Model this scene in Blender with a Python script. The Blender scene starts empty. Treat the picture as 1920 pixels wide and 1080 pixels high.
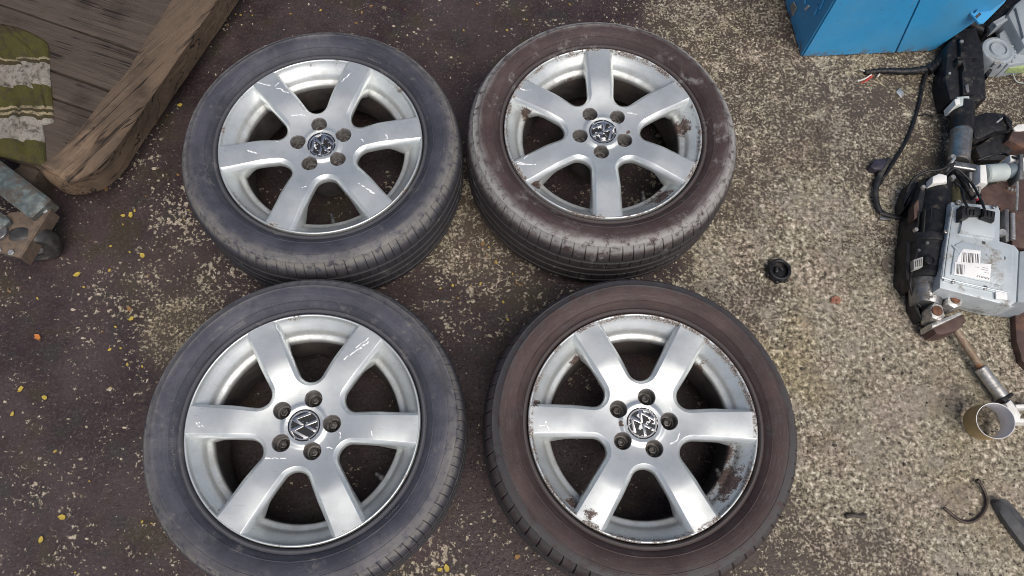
import bpy, bmesh, math, random
import numpy as np
from mathutils import Vector, Matrix
from mathutils import noise as mnoise
from mathutils.geometry import delaunay_2d_cdt

random.seed(7); rng = np.random.default_rng(7)
S = bpy.context.scene
COL = S.collection
R = math.radians

# ------------------------------------------------------------------ camera
IW, IH, FPX = 1920.0, 1080.0, 1429.0
CAM_TILT, CAM_ROLL, CAM_H = 0.3707, -0.0287, 1.735
RMAT = Matrix.Rotation(CAM_ROLL, 3, 'Y') @ Matrix.Rotation(CAM_TILT, 3, 'X')
CAMP = Vector((0, 0, CAM_H))
cd = bpy.data.cameras.new('camera'); cam = bpy.data.objects.new('camera', cd); COL.objects.link(cam)
cd.sensor_width = 36.0; cd.lens = FPX / IW * 36.0; cd.clip_start = 0.05; cd.clip_end = 500
cam.matrix_world = Matrix.Translation(CAMP) @ RMAT.to_4x4()
S.camera = cam
S.render.resolution_x, S.render.resolution_y = 1024, 576

# ------------------------------------------------------------------ light
SUN_EL, SUN_AZ = R(60), math.atan2(0.42, -0.90)          # bright part of an overcast sky, below right of the picture
w = bpy.data.worlds.new('World'); S.world = w; w.use_nodes = True
wn = w.node_tree; bg = wn.nodes['Background']
sky = wn.nodes.new('ShaderNodeTexSky'); sky.sky_type = 'NISHITA'; sky.sun_disc = False
sky.sun_elevation = SUN_EL; sky.sun_rotation = SUN_AZ
sky.air_density = 0.6; sky.dust_density = 4.0; sky.ozone_density = 0.4
wn.links.new(sky.outputs[0], bg.inputs[0]); bg.inputs[1].default_value = 0.075
sl = bpy.data.lights.new('sun', 'SUN'); so = bpy.data.objects.new('sun', sl); COL.objects.link(so)
sl.energy = 1.5; sl.angle = R(48); sl.color = (1.0, 0.96, 0.9)
sd = Vector((math.sin(SUN_AZ) * math.cos(SUN_EL), math.cos(SUN_AZ) * math.cos(SUN_EL), math.sin(SUN_EL)))
so.rotation_euler = (-sd).to_track_quat('-Z', 'Y').to_euler()
so.location = sd * 5
S.view_settings.view_transform = 'Standard'; S.view_settings.look = 'None'
S.view_settings.exposure = 0.70; S.view_settings.gamma = 1.0
S.cycles.pixel_filter_type = 'BLACKMAN_HARRIS'; S.cycles.filter_width = 1.0

# ------------------------------------------------------------------ helpers: picture measurement -> world
def ray(px, py):
    return RMAT @ Vector(((px - IW / 2) / FPX, -(py - IH / 2) / FPX, -1.0))
def G(px, py, z=0.0):
    d = ray(px, py); return CAMP + d * ((z - CAM_H) / d.z)
def on_plane(px, py, p0, n):
    d = ray(px, py); return CAMP + d * ((p0 - CAMP).dot(n) / d.dot(n))

# ------------------------------------------------------------------ helpers: node materials
class NB:
    def __init__(s, name):
        s.m = bpy.data.materials.new(name); s.m.use_nodes = True
        s.t = s.m.node_tree; s.b = s.t.nodes['Principled BSDF']
        s.tc = s.t.nodes.new('ShaderNodeTexCoord')
        s.obj = s.tc.outputs['Object']
    def n(s, ty, **k):
        q = s.t.nodes.new(ty)
        for a, v in k.items(): setattr(q, a, v)
        return q
    def put(s, sock, v):
        if v is None: return
        if hasattr(v, 'is_output'): s.t.links.new(v, sock)
        else:
            if sock.type == 'RGBA' and len(v) == 3: v = (*v, 1)
            sock.default_value = v
    def noise(s, scale, detail=4, rough=.55, vec=None, dist=0.0, color=False):
        q = s.n('ShaderNodeTexNoise'); s.put(q.inputs['Vector'], vec or s.obj)
        q.inputs['Scale'].default_value = scale; q.inputs['Detail'].default_value = detail
        q.inputs['Roughness'].default_value = rough; q.inputs['Distortion'].default_value = dist
        return q.outputs['Color' if color else 'Fac']
    def vor(s, scale, vec=None, feature='F1', out='Distance', rnd=1.0):
        q = s.n('ShaderNodeTexVoronoi', feature=feature); s.put(q.inputs['Vector'], vec or s.obj)
        q.inputs['Scale'].default_value = scale; q.inputs['Randomness'].default_value = rnd
        return q.outputs[out]
    def math(s, op, a, b=None, c=None, clamp=False):
        q = s.n('ShaderNodeMath', operation=op, use_clamp=clamp)
        for i, v in enumerate((a, b, c)): s.put(q.inputs[i], v)
        return q.outputs[0]
    def vm(s, op, a, b=None, scale=None):
        q = s.n('ShaderNodeVectorMath', operation=op)
        s.put(q.inputs[0], a); s.put(q.inputs[1], b)
        if scale is not None: s.put(q.inputs['Scale'], scale)
        return q.outputs['Value'] if op in ('DOT_PRODUCT', 'LENGTH', 'DISTANCE') else q.outputs['Vector']
    def step(s, v, lo, hi, to0=0.0, to1=1.0):
        q = s.n('ShaderNodeMapRange', interpolation_type='SMOOTHSTEP'); s.put(q.inputs[0], v)
        s.put(q.inputs[1], lo); s.put(q.inputs[2], hi); q.inputs[3].default_value = to0; q.inputs[4].default_value = to1
        return q.outputs[0]
    def mix(s, f, a, b, blend='MIX'):
        q = s.n('ShaderNodeMix', data_type='RGBA', blend_type=blend)
        s.put(q.inputs[0], f); s.put(q.inputs[6], a); s.put(q.inputs[7], b); return q.outputs[2]
    def mixf(s, f, a, b):
        q = s.n('ShaderNodeMix', data_type='FLOAT')
        s.put(q.inputs[0], f); s.put(q.inputs[2], a); s.put(q.inputs[3], b); return q.outputs[0]
    def ramp(s, f, stops, const=False):
        q = s.n('ShaderNodeValToRGB'); s.put(q.inputs[0], f); e = q.color_ramp.elements
        if const: q.color_ramp.interpolation = 'CONSTANT'
        while len(e) < len(stops): e.new(0.5)
        for el, (p, c) in zip(e, stops): el.position = p; el.color = (*c, 1)
        return q.outputs[0]
    def attr(s, name):
        return s.n('ShaderNodeAttribute', attribute_name=name).outputs['Fac']
    def map(s, scale=(1, 1, 1), rot=(0, 0, 0), vec=None):
        q = s.n('ShaderNodeMapping'); s.put(q.inputs[0], vec or s.obj)
        q.inputs['Scale'].default_value = scale; q.inputs['Rotation'].default_value = rot
        return q.outputs[0]
    def xyz(s, vec=None):
        q = s.n('ShaderNodeSeparateXYZ'); s.put(q.inputs[0], vec or s.obj); return q.outputs
    def bump(s, h, strength=.3, dist=.002, normal=None):
        q = s.n('ShaderNodeBump'); s.put(q.inputs['Height'], h)
        q.inputs['Strength'].default_value = strength; q.inputs['Distance'].default_value = dist
        if normal is not None: s.put(q.inputs['Normal'], normal)
        return q.outputs[0]
    def out(s, color=None, rough=None, metal=None, normal=None, spec=None, coat=None):
        s.put(s.b.inputs['Base Color'], color); s.put(s.b.inputs['Roughness'], rough)
        s.put(s.b.inputs['Metallic'], metal); s.put(s.b.inputs['Normal'], normal)
        s.put(s.b.inputs['Specular IOR Level'], spec); s.put(s.b.inputs['Coat Weight'], coat)
        return s.m

def worn(name, c1, c2, scale=40, rough=.5, metal=0.0, dirt=None, dirt_amt=.5, bump=.25, bscale=300, spec=None, lo=.35, hi=.7):
    """a surface of two close tones with grime patches and fine relief"""
    b = NB(name)
    base = b.mix(b.step(b.noise(scale, 5), lo, hi), c1, c2)
    rg = rough; mt = metal
    if dirt:
        d = b.step(b.math('ADD', b.noise(scale * .45, 6, .65), b.math('MULTIPLY', b.noise(scale * 5, 4), .25)), .78 - dirt_amt * .3, .92 - dirt_amt * .25)
        base = b.mix(d, base, dirt); rg = b.mixf(d, rough, .85)
        if metal: mt = b.mixf(d, metal, 0.0)
    rg2 = b.math('ADD', rg, b.math('MULTIPLY', b.math('SUBTRACT', b.noise(scale * 2, 4), .5), .25), clamp=True)
    return b.out(base, rg2, mt, b.bump(b.noise(bscale, 4), bump, .001), spec)

# ------------------------------------------------------------------ helpers: meshes
class Geo:
    def __init__(s): s.v = []; s.f = []; s.mi = []; s.cur = 0
    def add(s, vs, fs):
        o = len(s.v); s.v += [tuple(x) for x in vs]
        s.f += [tuple(i + o for i in f) for f in fs]; s.mi += [s.cur] * len(fs); return s
    def loft(s, rings, closed=True, cap0=False, cap1=False):
        n = len(rings[0]); vs = [p for r in rings for p in r]; fs = []
        m = n if closed else n - 1
        for i in range(len(rings) - 1):
            for j in range(m):
                k = (j + 1) % n
                fs.append((i * n + j, i * n + k, (i + 1) * n + k, (i + 1) * n + j))
        if cap0: fs.append(tuple(range(n - 1, -1, -1)))
        if cap1: fs.append(tuple((len(rings) - 1) * n + j for j in range(n)))
        return s.add(vs, fs)
    def lathe(s, prof, n=48, org=(0, 0, 0), axis=(0, 0, 1), cap0=False, cap1=False):
        q = Vector((0, 0, 1)).rotation_difference(Vector(axis)); o = Vector(org); rings = []
        for r, z in prof:
            rings.append([o + q @ Vector((r * math.cos(2 * math.pi * j / n), r * math.sin(2 * math.pi * j / n), z)) for j in range(n)])
        return s.loft(rings, True, cap0, cap1)
    def tube(s, path, r, n=10, closed=False, flat=1.0, up=None):
        P = [Vector(p) for p in path]; rings = []; L = len(P)
        for i, p in enumerate(P):
            a = P[i - 1] if (i or closed) else p; c = P[(i + 1) % L] if (i < L - 1 or closed) else p
            t = (c - a).normalized(); u = up or (Vector((0, 0, 1)) if abs(t.z) < .95 else Vector((1, 0, 0)))
            x = t.cross(u).normalized(); y = x.cross(t)
            rr = r[i] if isinstance(r, (list, tuple)) else r
            rings.append([p + x * rr * math.cos(2 * math.pi * j / n) + y * rr * flat * math.sin(2 * math.pi * j / n) for j in range(n)])
        if closed: rings.append(rings[0]); return s.loft(rings)
        return s.loft(rings, True, True, True)
    def rod(s, a, b, r, n=20, bev=.0015):
        a, b = Vector(a), Vector(b); L = (b - a).length
        r0, r1 = r if isinstance(r, tuple) else (r, r)
        return s.lathe([(r0 - bev, 0), (r0, bev), (r1, L - bev), (r1 - bev, L)], n, a, (b - a).normalized(), True, True)
    def prism(s, poly, z0, z1, bev=.002, slant=0.0):
        """upright block over an outline (list of (x, y)); top edge rounded; slant widens the foot"""
        P = [Vector((p[0], p[1])) for p in poly]
        if sum(P[i - 1].x * P[i].y - P[i].x * P[i - 1].y for i in range(len(P))) < 0: P.reverse()
        def off(d):
            o = []
            for i in range(len(P)):
                e0 = (P[i] - P[i - 1]).normalized(); e1 = (P[(i + 1) % len(P)] - P[i]).normalized()
                n0 = Vector((-e0.y, e0.x)); n1 = Vector((-e1.y, e1.x)); m = (n0 + n1)
                m = m / max(.35, 1 + n0.dot(n1)); o.append(P[i] + m * d)
            return o
        rr = []
        for d, z in ((-slant, z0), (0, z1 - bev), (bev * .3, z1 - bev * .3), (bev, z1)):
            rr.append([(p.x, p.y, z) for p in off(d)])
        return s.loft(rr, True, True, True)
    def box(s, c, size, rot=None, bev=.0):
        x, y, z = (q / 2 for q in size); c = Vector(c); M = rot or Matrix.Identity(3)
        bev = min(bev, x * .8, y * .8, z * .8) if bev else 0
        if not bev:
            vs = [c + M @ Vector((sx * x, sy * y, sz * z)) for sz in (-1, 1) for sx, sy in ((-1, -1), (1, -1), (1, 1), (-1, 1))]
            return s.add(vs, [(3, 2, 1, 0), (4, 5, 6, 7), (0, 1, 5, 4), (1, 2, 6, 5), (2, 3, 7, 6), (3, 0, 4, 7)])
        rr = []
        for d, zz in ((bev, -z), (0, -z + bev), (0, z - bev), (bev, z)):
            X, Y = x - d, y - d; k = bev * .6
            rr.append([c + M @ Vector((a, b, zz)) for a, b in ((-X + k, -Y), (X - k, -Y), (X, -Y + k), (X, Y - k), (X - k, Y), (-X + k, Y), (-X, Y - k), (-X, -Y + k))])
        return s.loft(rr, True, True, True)

def mesh_of(name, g, mats, sharp=40):
    me = bpy.data.meshes.new(name); me.from_pydata(g.v, [], g.f); me.validate(); me.update()
    for m in (mats if isinstance(mats, (list, tuple)) else [mats]): me.materials.append(m)
    if len(me.polygons) == len(g.mi): me.polygons.foreach_set('material_index', g.mi)
    me.polygons.foreach_set('use_smooth', [True] * len(me.polygons))
    me.set_sharp_from_angle(angle=R(sharp))
    return me
def link(name, data, parent=None):
    o = bpy.data.objects.new(name, data); COL.objects.link(o)
    if parent: o.parent = parent
    return o
def tag(o, label=None, cat=None, group=None, kind=None):
    for k, v in (('label', label), ('category', cat), ('group', group), ('kind', kind)):
        if v: o[k] = v
    return o

class Thing:
    """an Empty at the thing's base; parts are given in world coordinates and stored relative to it"""
    def __init__(s, name, base, label, cat, group=None, rz=0):
        s.base = Vector(base); s.root = bpy.data.objects.new(name, None); COL.objects.link(s.root)
        s.root.empty_display_size = .05; s.root.location = s.base; tag(s.root, label, cat, group)
    def part(s, name, g, mats, parent=None, sharp=40, label=None):
        g.v = [(v[0] - s.base.x, v[1] - s.base.y, v[2] - s.base.z) for v in g.v]
        o = link(name, mesh_of(name, g, mats, sharp), parent or s.root)
        if label: o['label'] = label
        return o
def single(name, g, mats, label, cat, base=None, group=None, sharp=40):
    b = Vector(base) if base is not None else Vector(np.mean(np.array(g.v), 0)); 
    if base is None: b.z = min(v[2] for v in g.v)
    g.v = [(v[0] - b.x, v[1] - b.y, v[2] - b.z) for v in g.v]
    o = link(name, mesh_of(name, g, mats, sharp)); o.location = b
    return tag(o, label, cat, group)
def pxy(pts, z):
    return [tuple(G(x, y, z)[:2]) for x, y in pts]
def spline(pts, n=6):
    P = [Vector(p) for p in pts]; out = []
    for i in range(len(P) - 1):
        a, b, c, d = P[max(i - 1, 0)], P[i], P[i + 1], P[min(i + 2, len(P) - 1)]
        for k in range(n):
            t = k / n
            out.append(.5 * ((2 * b) + (c - a) * t + (2 * a - 5 * b + 4 * c - d) * t * t + (3 * b - a - 3 * c + d) * t ** 3))
    return out + [P[-1]]

# ------------------------------------------------------------------ ground
ZONES = [(100,600,.16),(60,1000,.28),(250,900,.24),(300,480,.5),(180,600,.26),(330,620,.66),(250,520,.52),(700,20,.16),(560,10,.08),(860,30,.1),
 (880,100,.08),(450,60,.06),(200,450,.12),(880,470,.68),(950,540,.5),(830,560,.45),(900,700,.08),(900,900,.2),(930,980,.42),(800,1060,.45),
 (1000,20,.26),(1150,20,.3),(1240,30,.55),(1300,60,.66),(1400,150,.70),(1400,300,.72),(1330,500,.85),(1500,100,.62),(1600,250,.66),(1550,400,.86),
 (1600,600,.97),(1500,750,.92),(1550,900,.9),(1700,850,1),(1800,1000,.93),(1520,1040,.55),(1440,1060,.52),(1600,1070,.66),(1720,230,.58),(1710,450,.8),
 (1880,650,.88),(1640,130,.62),(1280,560,.7),(1250,510,.42),(30,560,.2),(30,800,.22),(140,740,.2),(1900,900,.9),(1860,200,.6),(1160,560,.36),(1000,1060,.3),(1200,1200,.4),(600,1300,.2),(590,280,.06),(1135,260,.1),(560,800,.06),(1200,800,.08),(560,700,.05),(560,900,.06),(1200,700,.08),(1200,900,.08),(480,800,.06),(660,800,.06)]  # last points: fewer pale specks inside the wheels, painting in the shade there
def fbm(x, y, z, o=4): return mnoise.fractal(Vector((x, y, z)), 0.9, 2.1, o)
def make_ground():
    fx = np.arange(-1.75, 1.9001, .010); fy = np.arange(-.30, 1.9001, .010)
    xs = np.concatenate([[-60, -25, -10, -5, -3, -2.2], fx, [2.3, 3, 5, 10, 25, 60]])
    ys = np.concatenate([[-60, -25, -10, -5, -2, -.8], fy, [2.3, 3, 5, 10, 25, 60]])
    X, Y = np.meshgrid(xs, ys)
    zp = np.array([tuple(G(a, b)[:2]) for a, b, _ in ZONES]); zv = np.array([c for *_, c in ZONES])
    d2 = (X[..., None] - zp[:, 0]) ** 2 + (Y[..., None] - zp[:, 1]) ** 2 + .0012
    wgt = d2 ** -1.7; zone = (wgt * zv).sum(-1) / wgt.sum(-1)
    Z = np.zeros_like(X)
    for i in range(6, len(ys) - 6):
        for j in range(6, len(xs) - 6):
            Z[i, j] = .0009 * fbm(X[i, j] * 9, Y[i, j] * 9, 3, 3) + .0006 * fbm(X[i, j] * 45, Y[i, j] * 45, 8, 2) - .001
    nx, ny = len(xs), len(ys)
    me = bpy.data.meshes.new('ground')
    idx = np.arange(nx * ny).reshape(ny, nx)
    q = np.stack([idx[:-1, :-1], idx[:-1, 1:], idx[1:, 1:], idx[1:, :-1]], -1).reshape(-1, 4)
    me.from_pydata(np.stack([X, Y, Z], -1).reshape(-1, 3).tolist(), [], q.tolist()); me.update()
    a = me.attributes.new('zone', 'FLOAT', 'POINT'); a.data.foreach_set('value', zone.reshape(-1).astype(np.float32))
    me.polygons.foreach_set('use_smooth', [True] * len(me.polygons))
    b = NB('painted_concrete')
    zn = b.attr('zone')
    n_big = b.noise(7, 5, .6); n_mid = b.noise(28, 5, .6); wob = b.noise(60, 3, color=True)
    vec = b.vm('ADD', b.obj, b.vm('SCALE', b.vm('SUBTRACT', wob, (.5, .5, .5)), scale=.006))
    # dark oily floor paint
    p = b.mix(b.step(b.noise(4.5, 6, .65), .38, .62), (.029, .0175, .0195), (.054, .0365, .0375))
    p = b.mix(b.math('MULTIPLY', b.step(b.noise(13, 5, .6), .5, .7), .8), p, (.031, .030, .027))
    p = b.mix(b.math('MULTIPLY', b.step(b.noise(6.3, 6, .7, b.vm('ADD', b.obj, (7, 2, 0))), .52, .64), .7), p, (.040, .034, .017))
    p = b.mix(b.math('MULTIPLY', b.step(b.noise(140, 4, .7), .48, .72), .6), p, (.10, .082, .072))
    p = b.mix(b.math('MULTIPLY', b.step(b.noise(260, 3, .7), .56, .66), .75), p, (.013, .010, .010))
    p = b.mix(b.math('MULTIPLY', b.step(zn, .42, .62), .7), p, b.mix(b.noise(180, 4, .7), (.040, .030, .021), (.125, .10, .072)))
    # concrete that shows where the paint is gone
    fine = b.noise(210, 5, .72, vec); g1 = b.xyz(b.vor(170, vec, out='Color'))[0]
    gs = b.math('ADD', b.noise(84, 8, .74, vec), b.math('MULTIPLY', b.math('SUBTRACT', g1, .5), .10))
    c = b.ramp(gs, [(.36, (.026, .021, .015)), (.43, (.11, .094, .066)), (.495, (.225, .20, .145)), (.56, (.35, .315, .235)), (.65, (.68, .635, .53))])
    smooth = b.step(b.noise(8.3, 6, .7), .535, .60)             # patches worn smooth
    c = b.mix(b.math('ADD', b.math('MULTIPLY', smooth, .5), b.math('MULTIPLY', b.step(zn, .82, .95), .22)), c, b.mix(b.step(b.noise(60, 5, .7), .35, .65), (.185, .165, .13), (.29, .262, .215)))
    damp = b.step(b.noise(5.2, 6, .68, b.vm('ADD', b.obj, (3.1, 1.7, 0))), .54, .64)
    c = b.mix(b.math('MULTIPLY', damp, .55), c, b.mix(1.0, c, (.50, .46, .42), 'MULTIPLY'))
    c = b.mix(b.step(b.noise(9, 4, .6), .47, .63), c, b.mix(.75, c, (1.05, .98, 1.02), 'MULTIPLY'))
    c = b.mix(b.step(b.noise(6.1, 3, .6), .52, .66), c, b.mix(.4, c, (.19, .17, .15)))
    c = b.mix(b.step(b.noise(3.1, 3, .6), .5, .66), c, b.mix(.55, c, (.95, .88, .62), 'MULTIPLY'))
    c = b.mix(b.math('MULTIPLY', b.step(b.noise(340, 4, .7, vec), .60, .70), .8), c, (.52, .48, .40))
    pits = b.step(b.noise(130, 4, .6, vec), .40, .33)
    c = b.mix(b.math('MULTIPLY', pits, .85), c, (.045, .037, .028))
    c = b.mix(b.math('MULTIPLY', b.step(b.noise(34, 5, .6), .58, .75), .6), c, (.095, .08, .06))
    # how much paint is left: worm-like breaks, in clusters
    br = b.math('ADD', b.math('MULTIPLY', b.mixf(b.step(zn, .42, .58), b.noise(90, 5, .68, vec), b.noise(140, 5, .68, vec)), .78), b.math('MULTIPLY', n_mid, .22))
    cl = b.math('ADD', zn, b.math('MULTIPLY', b.math('SUBTRACT', n_big, .5), 1.25))
    thr = b.math('SUBTRACT', .665, b.math('MULTIPLY', cl, .25))
    thr = b.mixf(b.step(zn, .7, .95), thr, b.math('SUBTRACT', thr, .08))
    gone = b.step(b.math('SUBTRACT', br, thr), -.012, .022)
    sp = b.math('ADD', b.noise(85, 2, .5, b.map((1, 1.4, 1))), b.math('MULTIPLY', b.math('SUBTRACT', n_big, .5), .2))
    chips = b.step(sp, .725, .74)                       # stray pale flecks in the paint
    gone = b.math('MAXIMUM', gone, b.math('MULTIPLY', chips, .9))
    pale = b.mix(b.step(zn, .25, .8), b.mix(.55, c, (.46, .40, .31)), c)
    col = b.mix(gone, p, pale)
    ht = b.math('ADD', b.math('MULTIPLY', gone, -.35), b.math('ADD', b.math('MULTIPLY', fine, .6), b.math('MULTIPLY', b.noise(120, 4, .7), .6)))
    ht = b.math('SUBTRACT', ht, b.math('MULTIPLY', pits, .6))
    rough = b.mixf(gone, b.mixf(b.step(n_big, .4, .6), .38, .72), .9)
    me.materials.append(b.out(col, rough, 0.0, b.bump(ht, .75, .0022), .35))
    tag(link('ground', me), kind='structure')
    return zp, zv
ZP, ZV = make_ground()
def zone_at(x, y):
    d2 = (x - ZP[:, 0]) ** 2 + (y - ZP[:, 1]) ** 2 + .0012; q = d2 ** -1.7
    return float((q * ZV).sum() / q.sum())

# ------------------------------------------------------------------ wheels
LIP = 0.205                                   # height of the rim's lip when the wheel lies flat
R_TYRE = .3255
def sm(a, b, x):
    t = min(1, max(0, (x - a) / (b - a))); return t * t * (3 - 2 * t)
def half_w(x): return .0182 + .040 * x
def face_z(x, y):
    r = math.hypot(x, y); a = math.atan2(y, x); k = round(a / (math.pi / 3)) * math.pi / 3
    v = r * math.sin(a - k)
    z = -.0120 + .0160 * sm(.045, .150, r) - .0028 * sm(.135, .2302, r)
    z -= .0013 * sm(.085, .13, r) * (1 - sm(.205, .2302, r)) * (v / .03) ** 2
    z += .0045 * sm(.048, .040, r) - .002 * sm(.040, .033, r)
    return LIP + z
def spoke_outline():
    """closed outline of hub and six spokes, and which of its points lie on a window's edge"""
    beta = math.atan2(half_w(1) - half_w(0), 1); beta = R(30) - beta
    ax = next(x for x in np.linspace(.02, .08, 6001) if half_w(x) / x <= math.tan(R(30))) / math.cos(R(30))
    Rf = .0365; c = ax + Rf / math.sin(beta); ro = .2302
    P = []; W = []
    for k in range(6):
        w0 = R(30 + 60 * k); loc = []
        t0 = c * math.cos(beta) - 0  # distance from sharp apex handled below
        # lower side, from the rim inwards
        s_in = (c - ax) * math.cos(beta)
        s_out = next(s for s in np.linspace(.05, .3, 25001) if math.hypot(ax + s * math.cos(beta), s * math.sin(beta)) >= ro)
        for s in np.linspace(s_out, s_in, 30): loc.append((ax + s * math.cos(beta), -s * math.sin(beta)))
        for t in np.linspace(-(math.pi / 2 + beta), -(2 * math.pi - (math.pi / 2 + beta)), 27)[1:-1]: loc.append((c + Rf * math.cos(t), Rf * math.sin(t)))
        for s in np.linspace(s_in, s_out, 30): loc.append((ax + s * math.cos(beta), s * math.sin(beta)))
        cs, sn = math.cos(w0), math.sin(w0)
        loc = [(x * cs - y * sn, x * sn + y * cs) for x, y in loc]
        start = len(P); P += loc; W.append((start, len(P)))
        a1 = math.atan2(loc[-1][1], loc[-1][0]); a2 = w0 + R(60) + (math.atan2(loc[0][1], loc[0][0]) - w0)
        a2 = math.atan2(loc[0][1], loc[0][0]) + R(60)
        while a2 < a1: a2 += 2 * math.pi
        while a2 - a1 > math.pi: a2 -= 2 * math.pi
        for t in np.linspace(a1, a2, 18)[1:-1]: P.append((ro * math.cos(t), ro * math.sin(t)))
    return P, W
BOLT_A = [R(6 + 72 * j) for j in range(5)]; BOLT_R = .0555; HOLE_R = .0184; CAP_R = .0325
def in_poly(poly, x, y):
    X, Y = poly[:, 0], poly[:, 1]; X2, Y2 = np.roll(X, -1), np.roll(Y, -1)
    c = ((Y > y) != (Y2 > y)) & (x < (X2 - X) * (y - Y) / (Y2 - Y + 1e-12) + X)
    return c.sum() % 2 == 1
def rim_geo():
    P, W = spoke_outline(); poly = np.array(P); vs = [Vector(p) for p in P]; ed = [(i, (i + 1) % len(P)) for i in range(len(P))]
    loops = []
    for a in BOLT_A:
        o = len(vs); n = 28; cx, cy = BOLT_R * math.cos(a), BOLT_R * math.sin(a)
        vs += [Vector((cx + HOLE_R * math.cos(2 * math.pi * j / n), cy + HOLE_R * math.sin(2 * math.pi * j / n))) for j in range(n)]
        ed += [(o + j, o + (j + 1) % n) for j in range(n)]; loops.append((cx, cy))
    o = len(vs); n = 56
    vs += [Vector((CAP_R * math.cos(2 * math.pi * j / n), CAP_R * math.sin(2 * math.pi * j / n))) for j in range(n)]
    ed += [(o + j, o + (j + 1) % n) for j in range(n)]
    hs = .0036; allp = np.array([tuple(v) for v in vs])
    for i, y in enumerate(np.arange(-.225, .2251, hs * .866)):
        for x in np.arange(-.225, .2251, hs):
            x += hs / 2 * (i % 2); r = math.hypot(x, y)
            if r > .2288 or r < CAP_R + .0015 or not in_poly(poly, x, y): continue
            if min(math.hypot(x - a, y - b) for a, b in loops) < HOLE_R + .0015: continue
            if ((allp - (x, y)) ** 2).sum(1).min() < (.0017) ** 2: continue
            vs.append(Vector((x, y)))
    ov, oe, of, *_ = delaunay_2d_cdt(vs, ed, [], 0, 1e-7)
    g = Geo(); tris = []
    for f in of:
        cx = sum(ov[i].x for i in f) / 3; cy = sum(ov[i].y for i in f) / 3
        if math.hypot(cx, cy) < CAP_R or not in_poly(poly, cx, cy): continue
        if min(math.hypot(cx - a, cy - b) for a, b in loops) < HOLE_R * .985: continue
        a, b, c = (ov[i] for i in f)
        tris.append(tuple(f) if (b - a).cross(c - a) > 0 else tuple(reversed(f)))
    g.add([(v.x, v.y, face_z(v.x, v.y)) for v in ov], tris)
    # rounded edge and deep flank of every window
    for s, e in W:
        pts = [Vector(p) for p in P[s:e]]; nr = []
        for i in range(len(pts)):
            t = (pts[min(i + 1, len(pts) - 1)] - pts[max(i - 1, 0)]).normalized(); nr.append(Vector((t.y, -t.x)))
        mid = Vector((math.cos(0), 0)); ctr = sum(pts, Vector((0, 0))) / len(pts)
        if (ctr - pts[len(pts) // 2]).dot(nr[len(pts) // 2]) < 0: nr = [-q for q in nr]
        rings = []
        for d, dz in ((0, 0), (.0004, -.0002), (.0007, -.0004), (.0070, -.0056), (.0086, -.0078), (.0096, -.0105), (.0101, -.0140), (.0102, -.0185), (.0094, -.0215), (.0050, -.0250)):
            rg = []
            for p, q in zip(pts, nr):
                k = p + q * d; rg.append((k.x, k.y, face_z(p.x, p.y) + dz * (1 + 1.9 * sm(.150, .205, math.hypot(p.x, p.y)) * sm(-.004, -.012, dz) if dz < -.005 else 1)))
            rings.append(rg)
        g.loft(rings[::-1], False)
    # lip and outer bowl of the rim
    lip = [(.2338, LIP - .014), (.2338, LIP - .0035), (.2334, LIP - .0012), (.2322, LIP + .0002), (.2308, LIP + .0004), (.2296, LIP - .0004), (.2286, LIP - .0022), (.2276, LIP - .0050),
           (.2245, LIP - .0095), (.2180, LIP - .0165), (.2100, LIP - .0240), (.2050, LIP - .0300), (.2025, LIP - .0355), (.1990, LIP - .0395), (.1925, LIP - .0415), (.1895, LIP - .0435), (.1880, LIP - .0475), (.1875, LIP - .054)]
    g.lathe(lip, 144)
    g.cur = 1                                  # bolt pockets: same casting, grimy bare metal
    for a in BOLT_A:
        cx, cy = BOLT_R * math.cos(a), BOLT_R * math.sin(a); rings = []
        for d, dz in ((0, 0), (.0005, -.0003), (.0012, -.0012), (.0017, -.005), (.0026, -.030)):
            rings.append([(cx + (HOLE_R - d) * math.cos(2 * math.pi * j / 28), cy + (HOLE_R - d) * math.sin(2 * math.pi * j / 28),
                           face_z(cx + HOLE_R * math.cos(2 * math.pi * j / 28), cy + HOLE_R * math.sin(2 * math.pi * j / 28)) + dz) for j in range(28)])
        g.loft(rings, True, False, True)
    return g
def barrel_geo():
    g = Geo()
    g.lathe([(.1876, LIP - .0535), (.1862, LIP - .060), (.1845, LIP - .075), (.1830, LIP - .11), (.1835, LIP - .13), (.198, LIP - .142), (.2060, LIP - .165), (.2230, LIP - .178), (.2330, LIP - .186), (.2335, LIP - .192)], 120)
    g.lathe([(.0005, LIP - .062), (.074, LIP - .062), (.076, LIP - .066), (.074, LIP - .125), (.060, LIP - .135), (.0005, LIP - .136)], 60)
    return g
def bolt_geo(a):
    g = Geo(); c = (BOLT_R * math.cos(a), BOLT_R * math.sin(a), LIP - .042)
    g.lathe([(.0128, 0), (.0128, .002), (.0112, .004), (.0092, .0045)], 24, c)
    g.lathe([(.0092, .0045), (.0088, .012), (.0078, .0145), (.0058, .0152), (.0052, .0142), (.0048, .009)], 6, c, cap1=True)
    return g
def cap_geo():
    z = LIP - .0098; g = Geo()
    g.lathe([(CAP_R + .0003, z - .012), (CAP_R, z - .0020), (.0321, z - .0010)], 64)
    g.cur = 1; g.lathe([(.0321, z - .0010), (.0317, z - .0018), (.0307, z - .0018), (.0303, z - .0004)], 64)
    g.cur = 0; g.lathe([(.0303, z - .0004), (.0298, z + .0006), (.0274, z + .0006), (.0264, z - .0006)], 64)
    g.cur = 1; g.lathe([(.0264, z - .0006), (.016, z - .0004), (.0005, z - .0003)], 64, cap1=True)
    return g
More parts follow.
